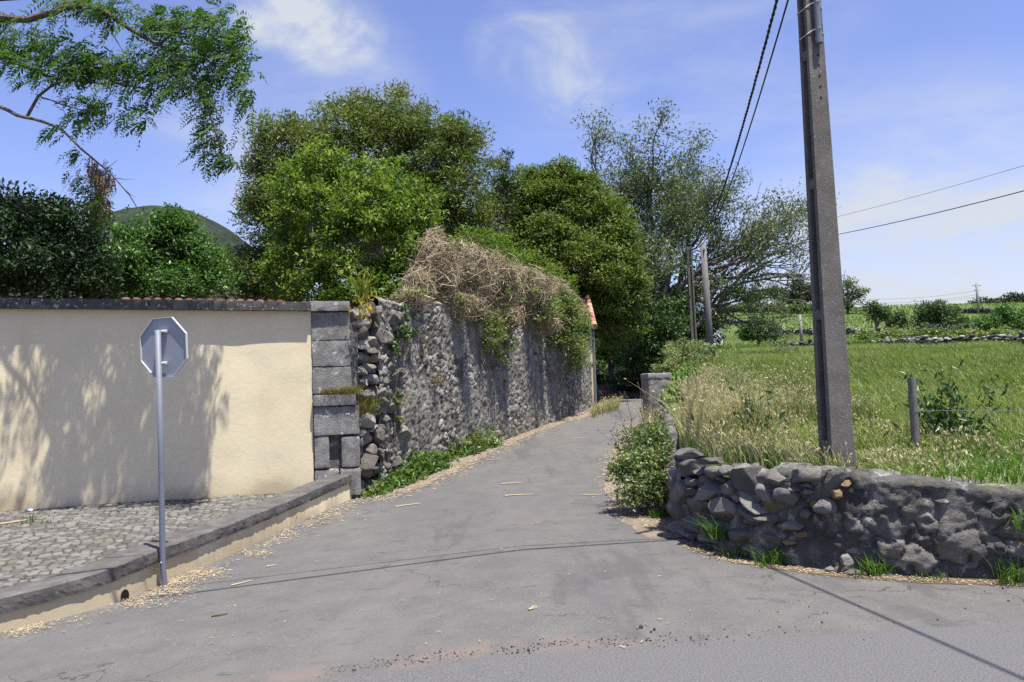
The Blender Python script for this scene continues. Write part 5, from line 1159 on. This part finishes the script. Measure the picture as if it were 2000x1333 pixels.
# plant with orange tinted strap leaves on the quoin
c = P(708, 585, 12.5); m = MB(); rr_ = np.random.default_rng(78)
blades(m, rr_, np.tile(c+[0, 0, -.02], (60, 1))+rr_.normal(0, .05, (60, 3)), .38, .028, (.05, -.1), .55, np.clip(rr_.normal(.12, .12, 60), 0, 1))
leaves(m, rr_, P(712, 600, 12.25)+rr_.normal(0, 1, (90, 3))*[.10, .05, .10], .11, .22, None, 0, rr_.uniform(.4, 1, 90), droop=1)
solo('strap_leaf_plant', m, MT['lf_yellow'], 'yellow green strap leaved plant growing out of the top of the corner', 'plant')
m = MB(); c0 = onwall(660, 771, .05)[0]
for _ in range(1): 
    q = np.array([onwall(x, 770, .06)[0] for x in np.linspace(628, 700, 700)])+rr_.normal(0, 1, (700, 3))*[.04, .05, .012]
    blades(m, rr_, q, np.linspace(.07, .16, 700), .006, (.15, -.2), .5, np.linspace(.2, .8, 700))
    q = np.array([lw(s_, .03, P(712, 785, 12.5)[2]-.1) for s_ in np.linspace(.02, .5, 700)])+rr_.normal(0, 1, (700, 3))*[.04, .05, .08]
    blades(m, rr_, q, .13, .006, (.15, -.25), .6, np.linspace(.4, .95, 700))
solo('moss_tuft', m, MT['moss'], 'brown and green dry moss sprouting on the ledge of the corner blocks', 'moss')

# ================================================================== WEEDS AT THE FOOT OF THE LEFT WALL
weedlab = ['broad leaved weeds below the corner stones', 'trailing weeds where the parapet meets the wall', 'tallest lush weeds at the foot of the rubble wall', 'low weeds in front of the leaning concrete post', 'weeds just right of the leaning concrete post', 'dark shrubby weeds half way along the wall foot', 'farthest dry looking weeds along the wall foot']
for i, (px, py, rx, ry) in enumerate(((770, 945, 40, 14), (730, 952, 22, 9), (828, 918, 42, 24), (890, 885, 30, 20), (945, 868, 36, 22), (975, 850, 30, 18), (1060, 822, 45, 8))):
    g = gp(px, py+ry*.5); g[:2] -= ln_*.05; k = g[1]/FPX; rng = np.random.default_rng(90+i); n = int(45+rx*ry*.20)
    m = MB(); t = rng.uniform(-1, 1, n); c = np.stack([g[0]+ld[0]*t*rx*k*2.1+rng.normal(0, .09, n), g[1]+ld[1]*t*rx*k*2.1+rng.normal(0, .06, n), 0*t], 1); c[:, 2] = R(c[:, 0], c[:, 1])
    hh_ = ry*2.0*k*rng.uniform(.3, 1, n)**1.7*(1-.5*t*t)*1.05
    q = c.copy(); q[:, 2] += hh_; leaves(m, rng, q, .13 if i < 5 else .09, .36, None, .5, rng.uniform(.2, .9, n))
    for f in (.2, .45, .7, .85):
        q = c+rng.normal(0, .06, (n, 3))*[1, 1, 0]; q[:, 2] += hh_*f; leaves(m, rng, q, .13 if i < 5 else .09, .34, None, .5, rng.uniform(.1, .8, n))
    blades(m, rng, c, hh_*1.1, .010, (0, 0), .4, rng.uniform(.1, .8, n))
    solo('weed_clump', m, MT[('lf_weed', 'lf_bramble', 'lf_weed', 'lf_weed', 'lf_bramble', 'lf_ivy', 'lf_bramble')[i]], weedlab[i], 'weeds', 'weeds along the rubble wall')
# verge of yellow grass by the house
m = MB(); rng = np.random.default_rng(99); c = np.array([gp(1156+u_*54, 811-u_*20+rng.normal(0, 3.5)) for u_ in rng.random(1500)]); blades(m, rng, c, .26, .014, (.1, 0), .4, rng.uniform(.1, .85, 1500), .2, .06)
solo('verge_grass', m, MT['gr_dry'], 'yellowed grass tuft on the verge below the small house', 'grass', kind='stuff')

# ================================================================== RIGHT SIDE: bramble bush, tall grass, meadow
plant('bramble_bush', 'grey green bramble bush spilling onto the lane at the corner of the low wall', 'bush',
      LB([(1265, 880, 45, 38, .8), (1255, 925, 50, 42, .2), (1275, 960, 42, 40, 0), (1235, 915, 28, 32, .3), (1290, 915, 25, 45, .3), (1300, 975, 18, 30, -.1), (1265, 850, 35, 25, 1.4), (1240, 965, 25, 30, 0)], 9.7, .8), 'lf_bramble', 9500, .062, .5, .13, 101, jag=.2, inner=.6, up=.3)
rng = np.random.default_rng(108); n = 1000; y = rng.uniform(10.2, 15.6, n); x = xl(y)-.08-np.abs(rng.normal(0, .12, n)); hz_ = np.interp(y, [10, 13, 16], [.55, .75, .9]); up_ = rng.random(n) < .45
m = MB(); blades(m, rng, np.stack([x, y, R(x, y)+np.where(up_, hz_*.7, 0)], 1), .42, .007, (-.15, -.05), .4, np.clip(rng.normal(.55, .25, n), 0, 1), .3, .045)
solo('verge_grass', m, MT['gr_dry'], 'dry grass hanging over the lane side wall above the bramble bush', 'grass', kind='stuff')
m = MB(); rng = np.random.default_rng(102)
for (x0, y0, x1, y1) in ((1235, 890, 1208, 800), (1245, 880, 1222, 770), (1225, 930, 1203, 862), (1262, 850, 1250, 760), (1280, 840, 1277, 745), (1240, 900, 1196, 842), (1290, 850, 1300, 770)):
    a = P(x0, y0, 10.2); b = P(x1, y1, 10.3); pts = wob(a, b, 7, rng, .03); m.tube(pts, np.linspace(.006, .002, 7), 5)
    for j in range(2, 7):
        for _ in range(2): e = pts[j]+rng.normal(0, .09, 3)+[0, 0, .05]; m.tube([pts[j], e], [.003, .0015], 4); m.box(e, (.012, .012, .018))
solo('dry_stalks', m, MT['bark'], 'bare dark seed stalks standing up out of the bramble bush', 'stalks')
# tall grass behind the wall (dry) and along the lane side wall
rng = np.random.default_rng(103)
def inside(n, y0, y1, x1f, minoff=.42):
    y = y0+(y1-y0)*rng.random(n)**1.2; xa = xl(y)+minoff*np.interp(y, [7.6, 7.8, 9.8, 10.4], [1, .3, .3, 1.0]); x = xa+rng.random(n)*x1f(y); return x, y
n = 28000; x, y = inside(n, 6.6, 17, lambda y: np.interp(y, [6.5, 8.5, 12, 17], [4.2, 2.8, 1.7, 1.0])); z = Fz(x, y)
cl = fbm(np.stack([x*1.1, y*1.1, x*0], 1), 3, 3); hh_ = .30+.62*np.clip((cl-.3)*2, 0, 1)
dry = np.clip(.55+.5*(fbm(np.stack([x*.9, y*.9, x*0+7], 1), 3, 6)-.5)*2-.34*smooth(2.9, 3.8, x), .05, .95); hh_ = hh_*np.where(x > 2.9, np.clip(.34+(y-7.2)*.13, .3, .8), 1)*np.clip(.45+(y-6.5)*.22, .5, 1)
m = MB(); blades(m, rng, np.stack([x, y, z-.03], 1), hh_, .0045+.0004*y, (-.12, 0), .30, dry, .36, .042)
solo('tall_grass', m, MT['gr_dry'], 'tall straw coloured grass and seed heads leaning behind the low stone wall', 'grass', kind='stuff')
n = 13000; x, y = inside(n, 5.6, 9.5, lambda y: np.full_like(y, 6.5), .40); z = Fz(x, y); m = MB()
blades(m, rng, np.stack([x, y, z-.03], 1), np.where(x > 2.9, .17, .27), .011, (-.05, 0), .45, rng.uniform(.1, .95, n)); solo('verge_grass', m, MT['gr_lush'], 'lush green grass directly behind the low stone wall', 'grass', kind='stuff')
n = 170000; y = 8.2+47.5*rng.random(n)**1.15; x = xl(y)+.6+rng.random(n)**1.0*(y*.72+3-xl(y)); z = Fz(x, y)
pat = fbm(np.stack([x*.16, y*.16, x*0], 1), 3, 9); m = MB()
blades(m, rng, np.stack([x, y, z-.03], 1), (.14+.5*pat)*(1+y*.004)*np.clip(.35+(y-8)*.09, .35, 1), .006+.0010*y, (-.30, .05), .30, np.clip(.08+1.25*(pat-.25)+.25*(fbm(np.stack([x*.9, y*.5, x*0+3], 1), 2, 31)-.5)+.2*smooth(45, 60, y), 0, 1), .06, .07)
solo('meadow_grass', m, MT['gr_field'], 'long green meadow grass waving in the field', 'grass', kind='stuff')
n = 36000; y = 60+125*rng.random(n)**1.3; x = xl(np.minimum(y, 100))*0+rng.uniform(-.05, .72, n)*y+8; z = Fz(x, y); pat = fbm(np.stack([x*.08, y*.05, x*0], 1), 3, 19); m = MB()
blades(m, rng, np.stack([x, y, z-.03], 1), .22+.4*pat, .0011*y, (-.2, 0), .3, np.clip(.05+.9*(pat-.2), 0, 1)); solo('pasture_grass', m, MT['gr_field'], 'short grass of the hillside pastures beyond the field walls', 'grass', kind='stuff')
# mixed weeds near the pier and along the lane top
plant('leafy_weed', 'light green broad leaved plant right of the gate pier', 'plant', LB([(1330, 750, 22, 18), (1320, 770, 16, 18, -.3), (1345, 735, 18, 14, .3)], 14.5), 'lf_fresh', 420, .12, .45, .14, 104, jag=.3)
plant('hedge_weeds', 'yellow green weeds growing along the lane in front of the far poles', 'weeds', LB([(1340, 705, 40, 25), (1370, 690, 30, 18, 1), (1310, 720, 30, 22, -1), (1330, 680, 28, 14, 2)], 22), 'lf_bramble', 5200, .10, .34, .2, 105, jag=.25)
def dock(px, pyb, pyt, Y, lab, seed, n):
    rng = np.random.default_rng(seed); a = P(px, pyb, Y); b = P(px-4, pyt, Y); root = empty('dock_plant', a, lab, 'plant'); s_ = MB(); lf = MB()
    ends = [b]+[a+(b-a)*rng.uniform(.45, .9)+np.array([rng.uniform(-.4, .45), rng.normal(0, .12), .08]) for _ in range(n)]
    for e in ends:
        pts = wob(a+[0, 0, 0], e, 7, rng, .03, .05); s_.tube(pts, np.linspace(.009, .003, 7), 5); q = np.repeat(pts[2:], 10, 0)+rng.normal(0, .05, (50, 3))
        leaves(lf, rng, q, .085, .34, None, .3, rng.uniform(0, .5, 50), droop=.8)
    q = a+rng.normal(0, 1, (230, 3))*[.26, .14, .24]+[0, 0, .3]; leaves(lf, rng, q, .12, .32, None, .2, rng.uniform(0, .6, 230), droop=.3)
    part('stem', s_, MT['bark'], root); part('foliage', lf, MT['lf_ivy'], root)
dock(1862, 905, 728, 8.65, 'tall dark branching dock plant right of the grey fence post', 106, 13)
dock(1462, 905, 778, 9.0, 'thin dark dried dock stalk in the tall grass left of the pole', 107, 1)
# tufts at the foot of the right wall
tl = ['grass tuft hanging from the loose corner stones', 'small grass tuft at the wall foot left of the rubble', 'larger grass tuft at the wall foot below the mortar', 'bright grass tuft at the wall foot right of the fallen stones', 'little round leaved weed at the wall foot', 'grass tuft at the wall foot nearest the right edge', 'tuft growing out of the wall face at the right edge', 'small weed on the ground at the wall corner']
for i, (px, py, n, h) in enumerate(((1420, 1050, 60, .22), (1452, 1088, 36, .13), (1520, 1104, 70, .17), (1712, 1121, 80, .17), (1822, 1128, 16, .07), (1975, 1133, 70, .2), (1998, 1030, 50, .2), (1305, 1012, 40, .14))):
    rng = np.random.default_rng(120+i); p, tg = facepoint(px, py, rwl); 
    if p is None: p = gp(px, py); tg = np.array([0, -1.])
    nr_ = np.array([tg[1], -tg[0]]); b_ = np.array([p[0]+nr_[0]*.10, p[1]+nr_[1]*.10, p[2] if i in (0, 6) else float(R(p[0], p[1]))])
    c = b_+rng.normal(0, 1, (n, 3))*[.07, .04, .0]; m = MB(); blades(m, rng, c, h, .011, tuple(nr_*.25), .5, rng.uniform(.2, .9, n))
    solo('grass_tuft', m, MT['gr_lush'], tl[i], 'grass tuft', 'tufts along the low wall')
# ================================================================== DISTANT TREES AND SCRUB
def ftree(name, lab, lst, Y, n, leaf, matn, seed, base, cat='tree', trunk=True, **kw):
    L_ = LB(lst, Y); p = P(base[0], base[1], Y); p[2] = float(Fz(p[0], Y)[0])-.1
    return tree(name, lab, cat, L_, matn, n, leaf, .5, kw.pop('rc', leaf*2.2), p, Y*.0016+.05, 'bark', seed, 'distant trees', trunk, **kw)
ftree('field_bush', 'round dark bush standing alone in the meadow below the far field', [(1482, 648, 30, 20), (1465, 655, 18, 14), (1500, 656, 16, 12), (1482, 635, 18, 10)], 72, 5200, .28, 'lf_mid', 131, (1482, 668), 'bush')
ftree('eucalyptus_tree', 'tall grey windswept tree just right of the near pole on the ridge', [(1655, 570, 14, 26), (1668, 580, 16, 24), (1645, 590, 14, 22), (1678, 575, 10, 10), (1655, 550, 8, 12), (1660, 605, 22, 16), (1690, 570, 6, 5)], 160, 2400, .5, 'lf_euc', 132, (1655, 625), jag=.25)
ftree('stemmed_tree', 'feathery many stemmed tree in front of the right skyline', [(1710, 605, 18, 14), (1722, 618, 14, 16), (1700, 618, 14, 12), (1735, 622, 8, 8), (1706, 596, 8, 6)], 105, 2000, .36, 'lf_far', 133, (1712, 656), jag=.25)
ftree('round_bush', 'small round dark tree left of the windswept clump', [(1752, 625, 17, 16), (1745, 635, 14, 12), (1765, 634, 10, 10)], 108, 2200, .36, 'lf_far', 134, (1754, 642))
ftree('windswept_tree', 'largest windswept tree clump on the right hillside', [(1815, 612, 26, 20), (1850, 618, 24, 20), (1832, 602, 22, 12), (1870, 630, 18, 14), (1830, 632, 40, 14), (1800, 625, 16, 14), (1850, 640, 30, 10)], 112, 7000, .4, 'lf_far', 135, (1830, 655))
ftree('windswept_tree', 'dark low thicket directly under the windswept clump', [(1815, 645, 26, 8), (1850, 648, 28, 8), (1885, 645, 14, 8)], 104, 2600, .36, 'lf_farpine', 136, (1840, 660), trunk=False)
ftree('hillside_thicket', 'pale green thicket at the right edge of the hillside', [(1960, 620, 26, 14), (1930, 632, 28, 16), (1975, 640, 40, 20), (1940, 650, 40, 14), (2010, 630, 30, 22), (1960, 608, 14, 8), (2000, 612, 12, 8)], 92, 7500, .34, 'lf_mid', 137, (1960, 672))
ftree('pine_tree', 'tallest dark pine at the left of the near pole on the ridge', [(1562, 560, 16, 10), (1550, 572, 18, 9), (1575, 573, 18, 9), (1562, 550, 8, 6), (1560, 585, 24, 10)], 165, 3000, .5, 'lf_farpine', 138, (1562, 606))
def woods(name, lab, lst, Y, n, leaf, matn, seed, tr=None):
    rng = np.random.default_rng(seed); L_ = LB(lst, Y); mb = clumps(MB(), rng, L_, n, leaf, .5, leaf*2.2, inner=.5); 
    return solo(name, mb, MT[matn], lab, 'woods', kind='stuff')
woods('woods', 'mixed trees and scrub covering the ridge left of the near pole', [(1420+i*14, 584-7*math.sin(i*1.3)-3*(i % 3), 13, 18+5*math.sin(i*2.1), i % 4) for i in range(13)]+[(1410+i*16, 602, 14, 8, -6) for i in range(12)], 172, 12000, .55, 'lf_far', 141)
woods('scrub', 'grey green scrub along the lower edge of the ridge wood', [(1450+i*12, 603+2*(i % 2), 10, 6, 0) for i in range(13)], 156, 4000, .45, 'lf_pale', 142)
woods('pine_woods', 'dark clipped looking pine wood on the right skyline', [(1895, 603, 12, 10), (1920, 598, 20, 14), (1950, 600, 18, 14), (1975, 596, 22, 16), (2010, 594, 30, 20), (1985, 586, 24, 7), (1900, 608, 14, 8), (2050, 590, 30, 20)], 190, 9000, .7, 'lf_farpine', 143)
woods('ridge_trees', 'hazy line of small trees right of the near pole', [(1640, 615, 10, 10), (1680, 618, 12, 10), (1692, 612, 10, 12), (1780, 618, 14, 10), (1770, 615, 8, 6)], 168, 2200, .5, 'lf_far', 144)
woods('scrub', 'bushes and ferns along the far stone wall of the meadow', [(1690+i*26, 655+4*math.sin(i*2.3), 18, 7, 3*math.sin(i)) for i in range(14)], 75, 5500, .3, 'lf_vine', 145)
woods('scrub', 'green weeds growing in front of the far stone wall', [(1640+i*12, 676, 10, 6, 0) for i in range(7)]+[(1910, 672, 10, 5), (1885, 674, 14, 5)], 56, 2200, .2, 'lf_mid', 146)

# ================================================================== LITTER, GRAVEL, STRAW, STICKS
def flatbits(mb, rng, p, L, wd, tint, lift_=.006):
    n = len(p); a = rng.uniform(0, 2*np.pi, n); d = np.stack([np.cos(a), np.sin(a), rng.normal(0, .12, n)], 1); s_ = np.stack([-np.sin(a), np.cos(a), rng.normal(0, .2, n)], 1)
    L = (np.broadcast_to(L, (n,))*rng.uniform(.4, 1.3, n))[:, None]; wd = (np.broadcast_to(wd, (n,))*rng.uniform(.6, 1.3, n))[:, None]
    p = p+np.array([0, 0, 1.])*rng.uniform(lift_, lift_*3, n)[:, None]
    V = np.stack([p-d*L-s_*wd, p+d*L-s_*wd*.6, p+d*L+s_*wd*.6, p-d*L+s_*wd], 1).reshape(-1, 3); mb.add(V, np.arange(n*4).reshape(n, 4), None, np.repeat(tint, 4)); return mb
rng = np.random.default_rng(151); pts = []
def alongedge(lst, n, off0, spread, base=None):
    ii = rng.random(n)*(len(lst)-1); i0 = ii.astype(int); f = ii-i0; A = np.array(lst); q = A[i0]*(1-f)[:, None]+A[np.minimum(i0+1, len(lst)-1)]*f[:, None]
    return q
kpx = [(k_[0], k_[1]) for k_ in KB[3:]]; kpx2 = [(kpx[i][0], kpx[i][1]) for i in range(len(kpx))]
A = alongedge(kpx2, 2600, 0, 0); A[:, 0] += np.abs(rng.normal(0, 16, 2600))+2; A[:, 1] += np.abs(rng.normal(0, 6, 2600))+2
A = A[(fbm(np.stack([A[:, 0]*.018, A[:, 1]*.03, A[:, 0]*0], 1), 3, 4) > .50) | (rng.random(len(A)) < .12)]
B = np.concatenate([np.stack([x+rng.normal(0, rx, n), y+rng.normal(0, ry, n)], 1) for x, y, rx, ry, n in ((395, 1122, 26, 5, 420), (350, 1135, 22, 6, 420), (500, 1083, 18, 4, 240), (330, 1155, 25, 7, 420), (270, 1178, 35, 6, 300), (60, 1225, 40, 6, 120), (560, 1045, 22, 6, 160), (640, 1010, 25, 6, 200))])
Cc = alongedge([(700, 978), (770, 972), (850, 945), (905, 915), (960, 885), (1010, 862), (1060, 838), (1110, 820), (1170, 806)], 2100, 0, 0); Cc += rng.normal(0, 1, Cc.shape)*[9, 4.5]+[3, -2]
Dd = alongedge([(1300, 1035), (1250, 1010), (1215, 990), (1195, 960), (1185, 925), (1200, 880), (1215, 850), (1230, 820)], 2600, 0, 0); Dd += rng.normal(0, 1, Dd.shape)*[14, 6]+[8, 0]
E = alongedge([(1330, 1060), (1400, 1088), (1480, 1104), (1600, 1120), (1760, 1132), (2000, 1144)], 1500, 0, 0); E += rng.normal(0, 1, E.shape)*[10, 3]
px = np.concatenate([A, B, Cc, Dd, E]); p = np.array([gp(a, min(b, 1332)) for a, b in px]); n = len(p)
m = MB(); flatbits(m, rng, p, np.clip(.002+.0019*p[:, 1], .012, .05), np.clip(.0004*p[:, 1], .0022, .006), np.clip(rng.normal(.5, .22, n), 0, 1))
solo('straw_litter', m, MT['straw'], 'pale straw and leaf litter gathered along the road edges', 'litter', kind='stuff')
# earthy verge sheets under the litter
def verge(lst, name, lab, jit, matn='litterground', dz=.005):
    m = MB(); poly, _ = resample(np.array([gp(a, b) for a, b in lst]), .25); n_ = len(poly)
    T_ = np.gradient(poly[:, :2], axis=0); T_ /= np.linalg.norm(T_, axis=1)[:, None]; nn = np.stack([T_[:, 1], -T_[:, 0]], 1); rows = []
    for f in (-1, -.4, .2, 1):
        wv = jit*f*(.6+.8*fbm(np.stack([np.arange(n_)*.5, np.arange(n_)*0+f*3, np.arange(n_)*0], 1), 3, 5)); q = poly[:, :2]+nn*wv[:, None]
        rows.append(np.c_[q, R(q[:, 0], q[:, 1])+dz*(1.2 if abs(f) < 1 else .6)])
    m.grid(np.array(rows).reshape(-1, 3), 4, n_); solo(name, m, MT[matn], lab, kind='structure', loc=(0, 0, 0))
verge([(712, 968), (800, 950), (900, 900), (1000, 855), (1090, 824), (1160, 806)], 'verge', 'strip of brown earth and leaves along the foot of the rubble wall', .30)
verge([(1325, 1052), (1275, 1018), (1235, 985), (1220, 950), (1225, 900), (1240, 850)], 'verge', 'strip of brown earth and leaves under the bramble bush', .30)
verge([(1345, 1062), (1420, 1090), (1520, 1108), (1640, 1122), (1800, 1132), (2050, 1142)], 'verge', 'dark strip of earth along the foot of the low stone wall', .12, 'soil')
# small scraps on the open road
n = 210; px = np.stack([rng.uniform(250, 1500, n), 850+420*rng.random(n)], 1); px = px[(px[:, 1] > 1150-.62*(px[:, 0]-300)) & (px[:, 0] < 1200+.5*(px[:, 1]-900))]
p = np.array([gp(*q) for q in px]); m = MB(); flatbits(m, rng, p, .019, .003, np.clip(rng.normal(.3, .2, len(p)), 0, 1)); solo('road_scraps', m, MT['straw'], 'tiny pale leaf scraps scattered over the asphalt', 'litter', kind='stuff')
stk = [(1000, 945, 42, .05, 'pale stick lying across the lane, thicker of the pair in the middle'), (1012, 968, 56, .0, 'long straight pale stick just below the middle pair on the lane'), (795, 988, 48, .2, 'thin crooked twig near the weeds on the left of the lane'), (1155, 968, 32, -.1, 'thin pale twig on the right side of the lane'), (1130, 857, 30, .1, 'twig lying far up the lane near its right edge'), (965, 899, 26, -.1, 'short stick on the lane left of its middle'), (470, 1141, 34, .5, 'pale twig on the cable shadow near the sign'), (530, 1107, 18, .2, 'small chip of wood below the parapet'), (1040, 1190, 18, .6, 'curved twig in the lower middle of the road'), (430, 1203, 30, .15, 'dark twig on the asphalt right of the drain hole')]
for i, (px_1, py_1, L_, an, lab) in enumerate(stk):
    c = gp(px_1, py_1); k = c[1]/FPX; r2 = np.random.default_rng(200+i); hl = L_*k/2; d = np.array([math.cos(an), math.sin(an)*1.5, 0]); d[2] = (R(c[0]+d[0], c[1]+d[1])-R(c[0]-d[0], c[1]-d[1]))/2
    pts = np.array([c+d*hl*t_ for t_ in np.linspace(-1, 1, 6)])+r2.normal(0, .008, (6, 3))*[1, 1, .2]; pts[:, 2] = R(pts[:, 0], pts[:, 1])+.010
    m = MB(); m.tube(pts, np.linspace(.011, .007, 6)*(.75 if L_ < 40 else 1), 6, .7 if i != 9 else .05); solo('stick', m, MT['deadstick'], lab, 'stick', 'sticks on the road')
# gravel along the seam
rng = np.random.default_rng(161); m = MB(); V8, F8 = ico(1)
def stones(px, py, n, rx, ry, smin, smax):
    for _ in range(n):
        g = gp(px+rng.normal(0, rx), min(1330, py+rng.normal(0, ry))); s_ = rng.uniform(smin, smax)*(.5+rng.random()**2); V = V8*s_*rng.uniform(.6, 1.2, 3)+rng.normal(0, s_*.15, V8.shape); m.add(V+g+[0, 0, s_*.4], None, F8, rng.random()*.7)
for t_ in np.linspace(0, 1, 60): stones(640+720*t_, 1316-70*t_-14*math.sin(t_*3.1), int(4+9*abs(math.sin(t_*7))), 18, 5, .0022, .0065)
for t_ in np.linspace(0, 1, 25): stones(1180+360*t_, 1262-24*t_, 4, 16, 6, .0022, .007)
for _ in range(70): stones(rng.uniform(1300, 2000), rng.uniform(1150, 1260), 1, 1, 1, .003, .008)
stones(1242, 1227, 3, 10, 3, .012, .016); stones(1030, 1275, 4, 8, 3, .008, .014); stones(1272, 1232, 2, 3, 2, .012, .015)
solo('gravel', m, MT['gravel'], 'loose dark gravel along the seam between lane and main road', 'gravel', kind='stuff')
fl = ['grey fallen stone leaning on the foot of the mortared wall', 'small round fallen stone at the wall foot', 'smallest fallen stone left of the flat one', 'flat fallen stone at the wall foot', 'whitish flake of stone lying at the wall corner']
for i, (px_1, py_1, s1, s2) in enumerate(((1655, 1082, .12, .10), (1628, 1104, .09, .07), (1640, 1108, .07, .06), (1668, 1112, .17, .06), (1391, 1078, .09, .02))):
    p, tg = facepoint(px_1, py_1, rwl); g = p; g[:2] += np.array([tg[1], -tg[0]])*.11; g[2] = R(g[0], g[1])+s2*.4+(.07 if i == 0 else 0); m = MB(); rock(m, np.random.default_rng(170+i), g, (s1, s1*.8, s2), 0, None, 3)
    solo('fallen_stone', m, MT['drystone' if i < 4 else 'oldconcrete'], fl[i], 'stone', 'stones fallen from the low wall', sm=True)
# things on the cobbles
a = side(-40, 1033); b = side(54, 1019); m = MB(); m.tube([a+[0, 0, .02], b+[0, 0, .02]], .012, 8); solo('plastic_pipe', m, MT['straw'], 'thin pale yellow rod lying on the cobbles at the left edge', 'rod')
c = side(58, 1000); m = MB(); m.add([c+[-.035, 0, .02], c+[.035, -.01, .012], c+[.04, .02, .03], c+[-.03, .025, .035], c+[0, .015, .042]], None, [(0, 1, 4), (1, 2, 4), (2, 3, 4), (3, 0, 4)]); solo('plastic_scrap', m, mat('scrap_plastic', [(.30, .33, .58), (.38, .42, .66)], 9, .4, 0), 'crumpled pale blue plastic scrap on the cobbles by the wall', 'litter')
rng = np.random.default_rng(181)
for i, (px_1, py_1, n, h, lab) in enumerate(((60, 1020, 26, .14, 'green sprout on the cobbles beside the blue plastic scrap'), (330, 985, 22, .07, 'tiny weed at the wall foot behind the sign post'), (92, 1022, 14, .06, 'small leaf rosette on the cobbles right of the sprout'), (115, 975, 46, .22, 'dry brown weed leaning on the cream wall foot'), (8, 990, 40, .2, 'dry weed at the wall foot by the left edge'))):
    c = side(px_1, py_1)+rng.normal(0, 1, (n, 3))*([.05, .04, 0] if i != 2 else [.015, .015, 0]); m = MB(); blades(m, rng, c, h, .009, (0, 0), .5, rng.uniform(.2, .9, n)); solo('cobble_weed', m, MT['gr_lush' if i < 3 else 'lf_brown'], lab, 'weed', 'weeds on the cobbles')
n = 2200; u_ = rng.uniform(-2.5, LEN-.6, n); dd_ = rng.random(n)**2.2*1.5+.02; p = np.stack([AX[0]+wdir[0]*u_+wnor[0]*dd_, AX[1]+wdir[1]*u_+wnor[1]*dd_, .115-.045*dd_], 1)
m = MB(); flatbits(m, rng, p[:1500], .016, .004, np.clip(rng.normal(.35, .25, 1500), 0, 1)); solo('wall_foot_litter', m, MT['lf_brown'], 'brown leaf crumbs along the foot of the cream wall', 'litter', kind='stuff')
n = 9000; u_ = rng.uniform(-3, LEN-.2, n); dd_ = rng.random(n)*5.2; gx = AX[0]+wdir[0]*u_+wnor[0]*dd_; gy = AX[1]+wdir[1]*u_+wnor[1]*dd_; j_, h_, _ = voro(u_+.05*(fbm(np.stack([u_*3, dd_*3, u_*0], 1), 2, 1)-.5), dd_, .108, .08, 4, .75)
d2 = ((gx[:, None]-ci[None, ::2, 0])**2+(gy[:, None]-ci[None, ::2, 1])**2).argmin(1)*2; ok = (j_ < .10) & (((np.stack([gx, gy], 1)-ci[d2])*kn[d2]).sum(1) < -.15) & (fbm(np.stack([u_*1.1, dd_*1.1, u_*0], 1), 3, 12) > .44)
m = MB(); q = np.stack([gx, gy, .10-.045*dd_], 1)[ok]; blades(m, rng, q, .022, .010, (0, 0), .6, rng.uniform(0, .7, len(q))); solo('joint_moss', m, MT['moss'], 'moss and tiny grass growing in the joints of the cobbles', 'moss', kind='stuff')
print('built', len(bpy.data.objects))
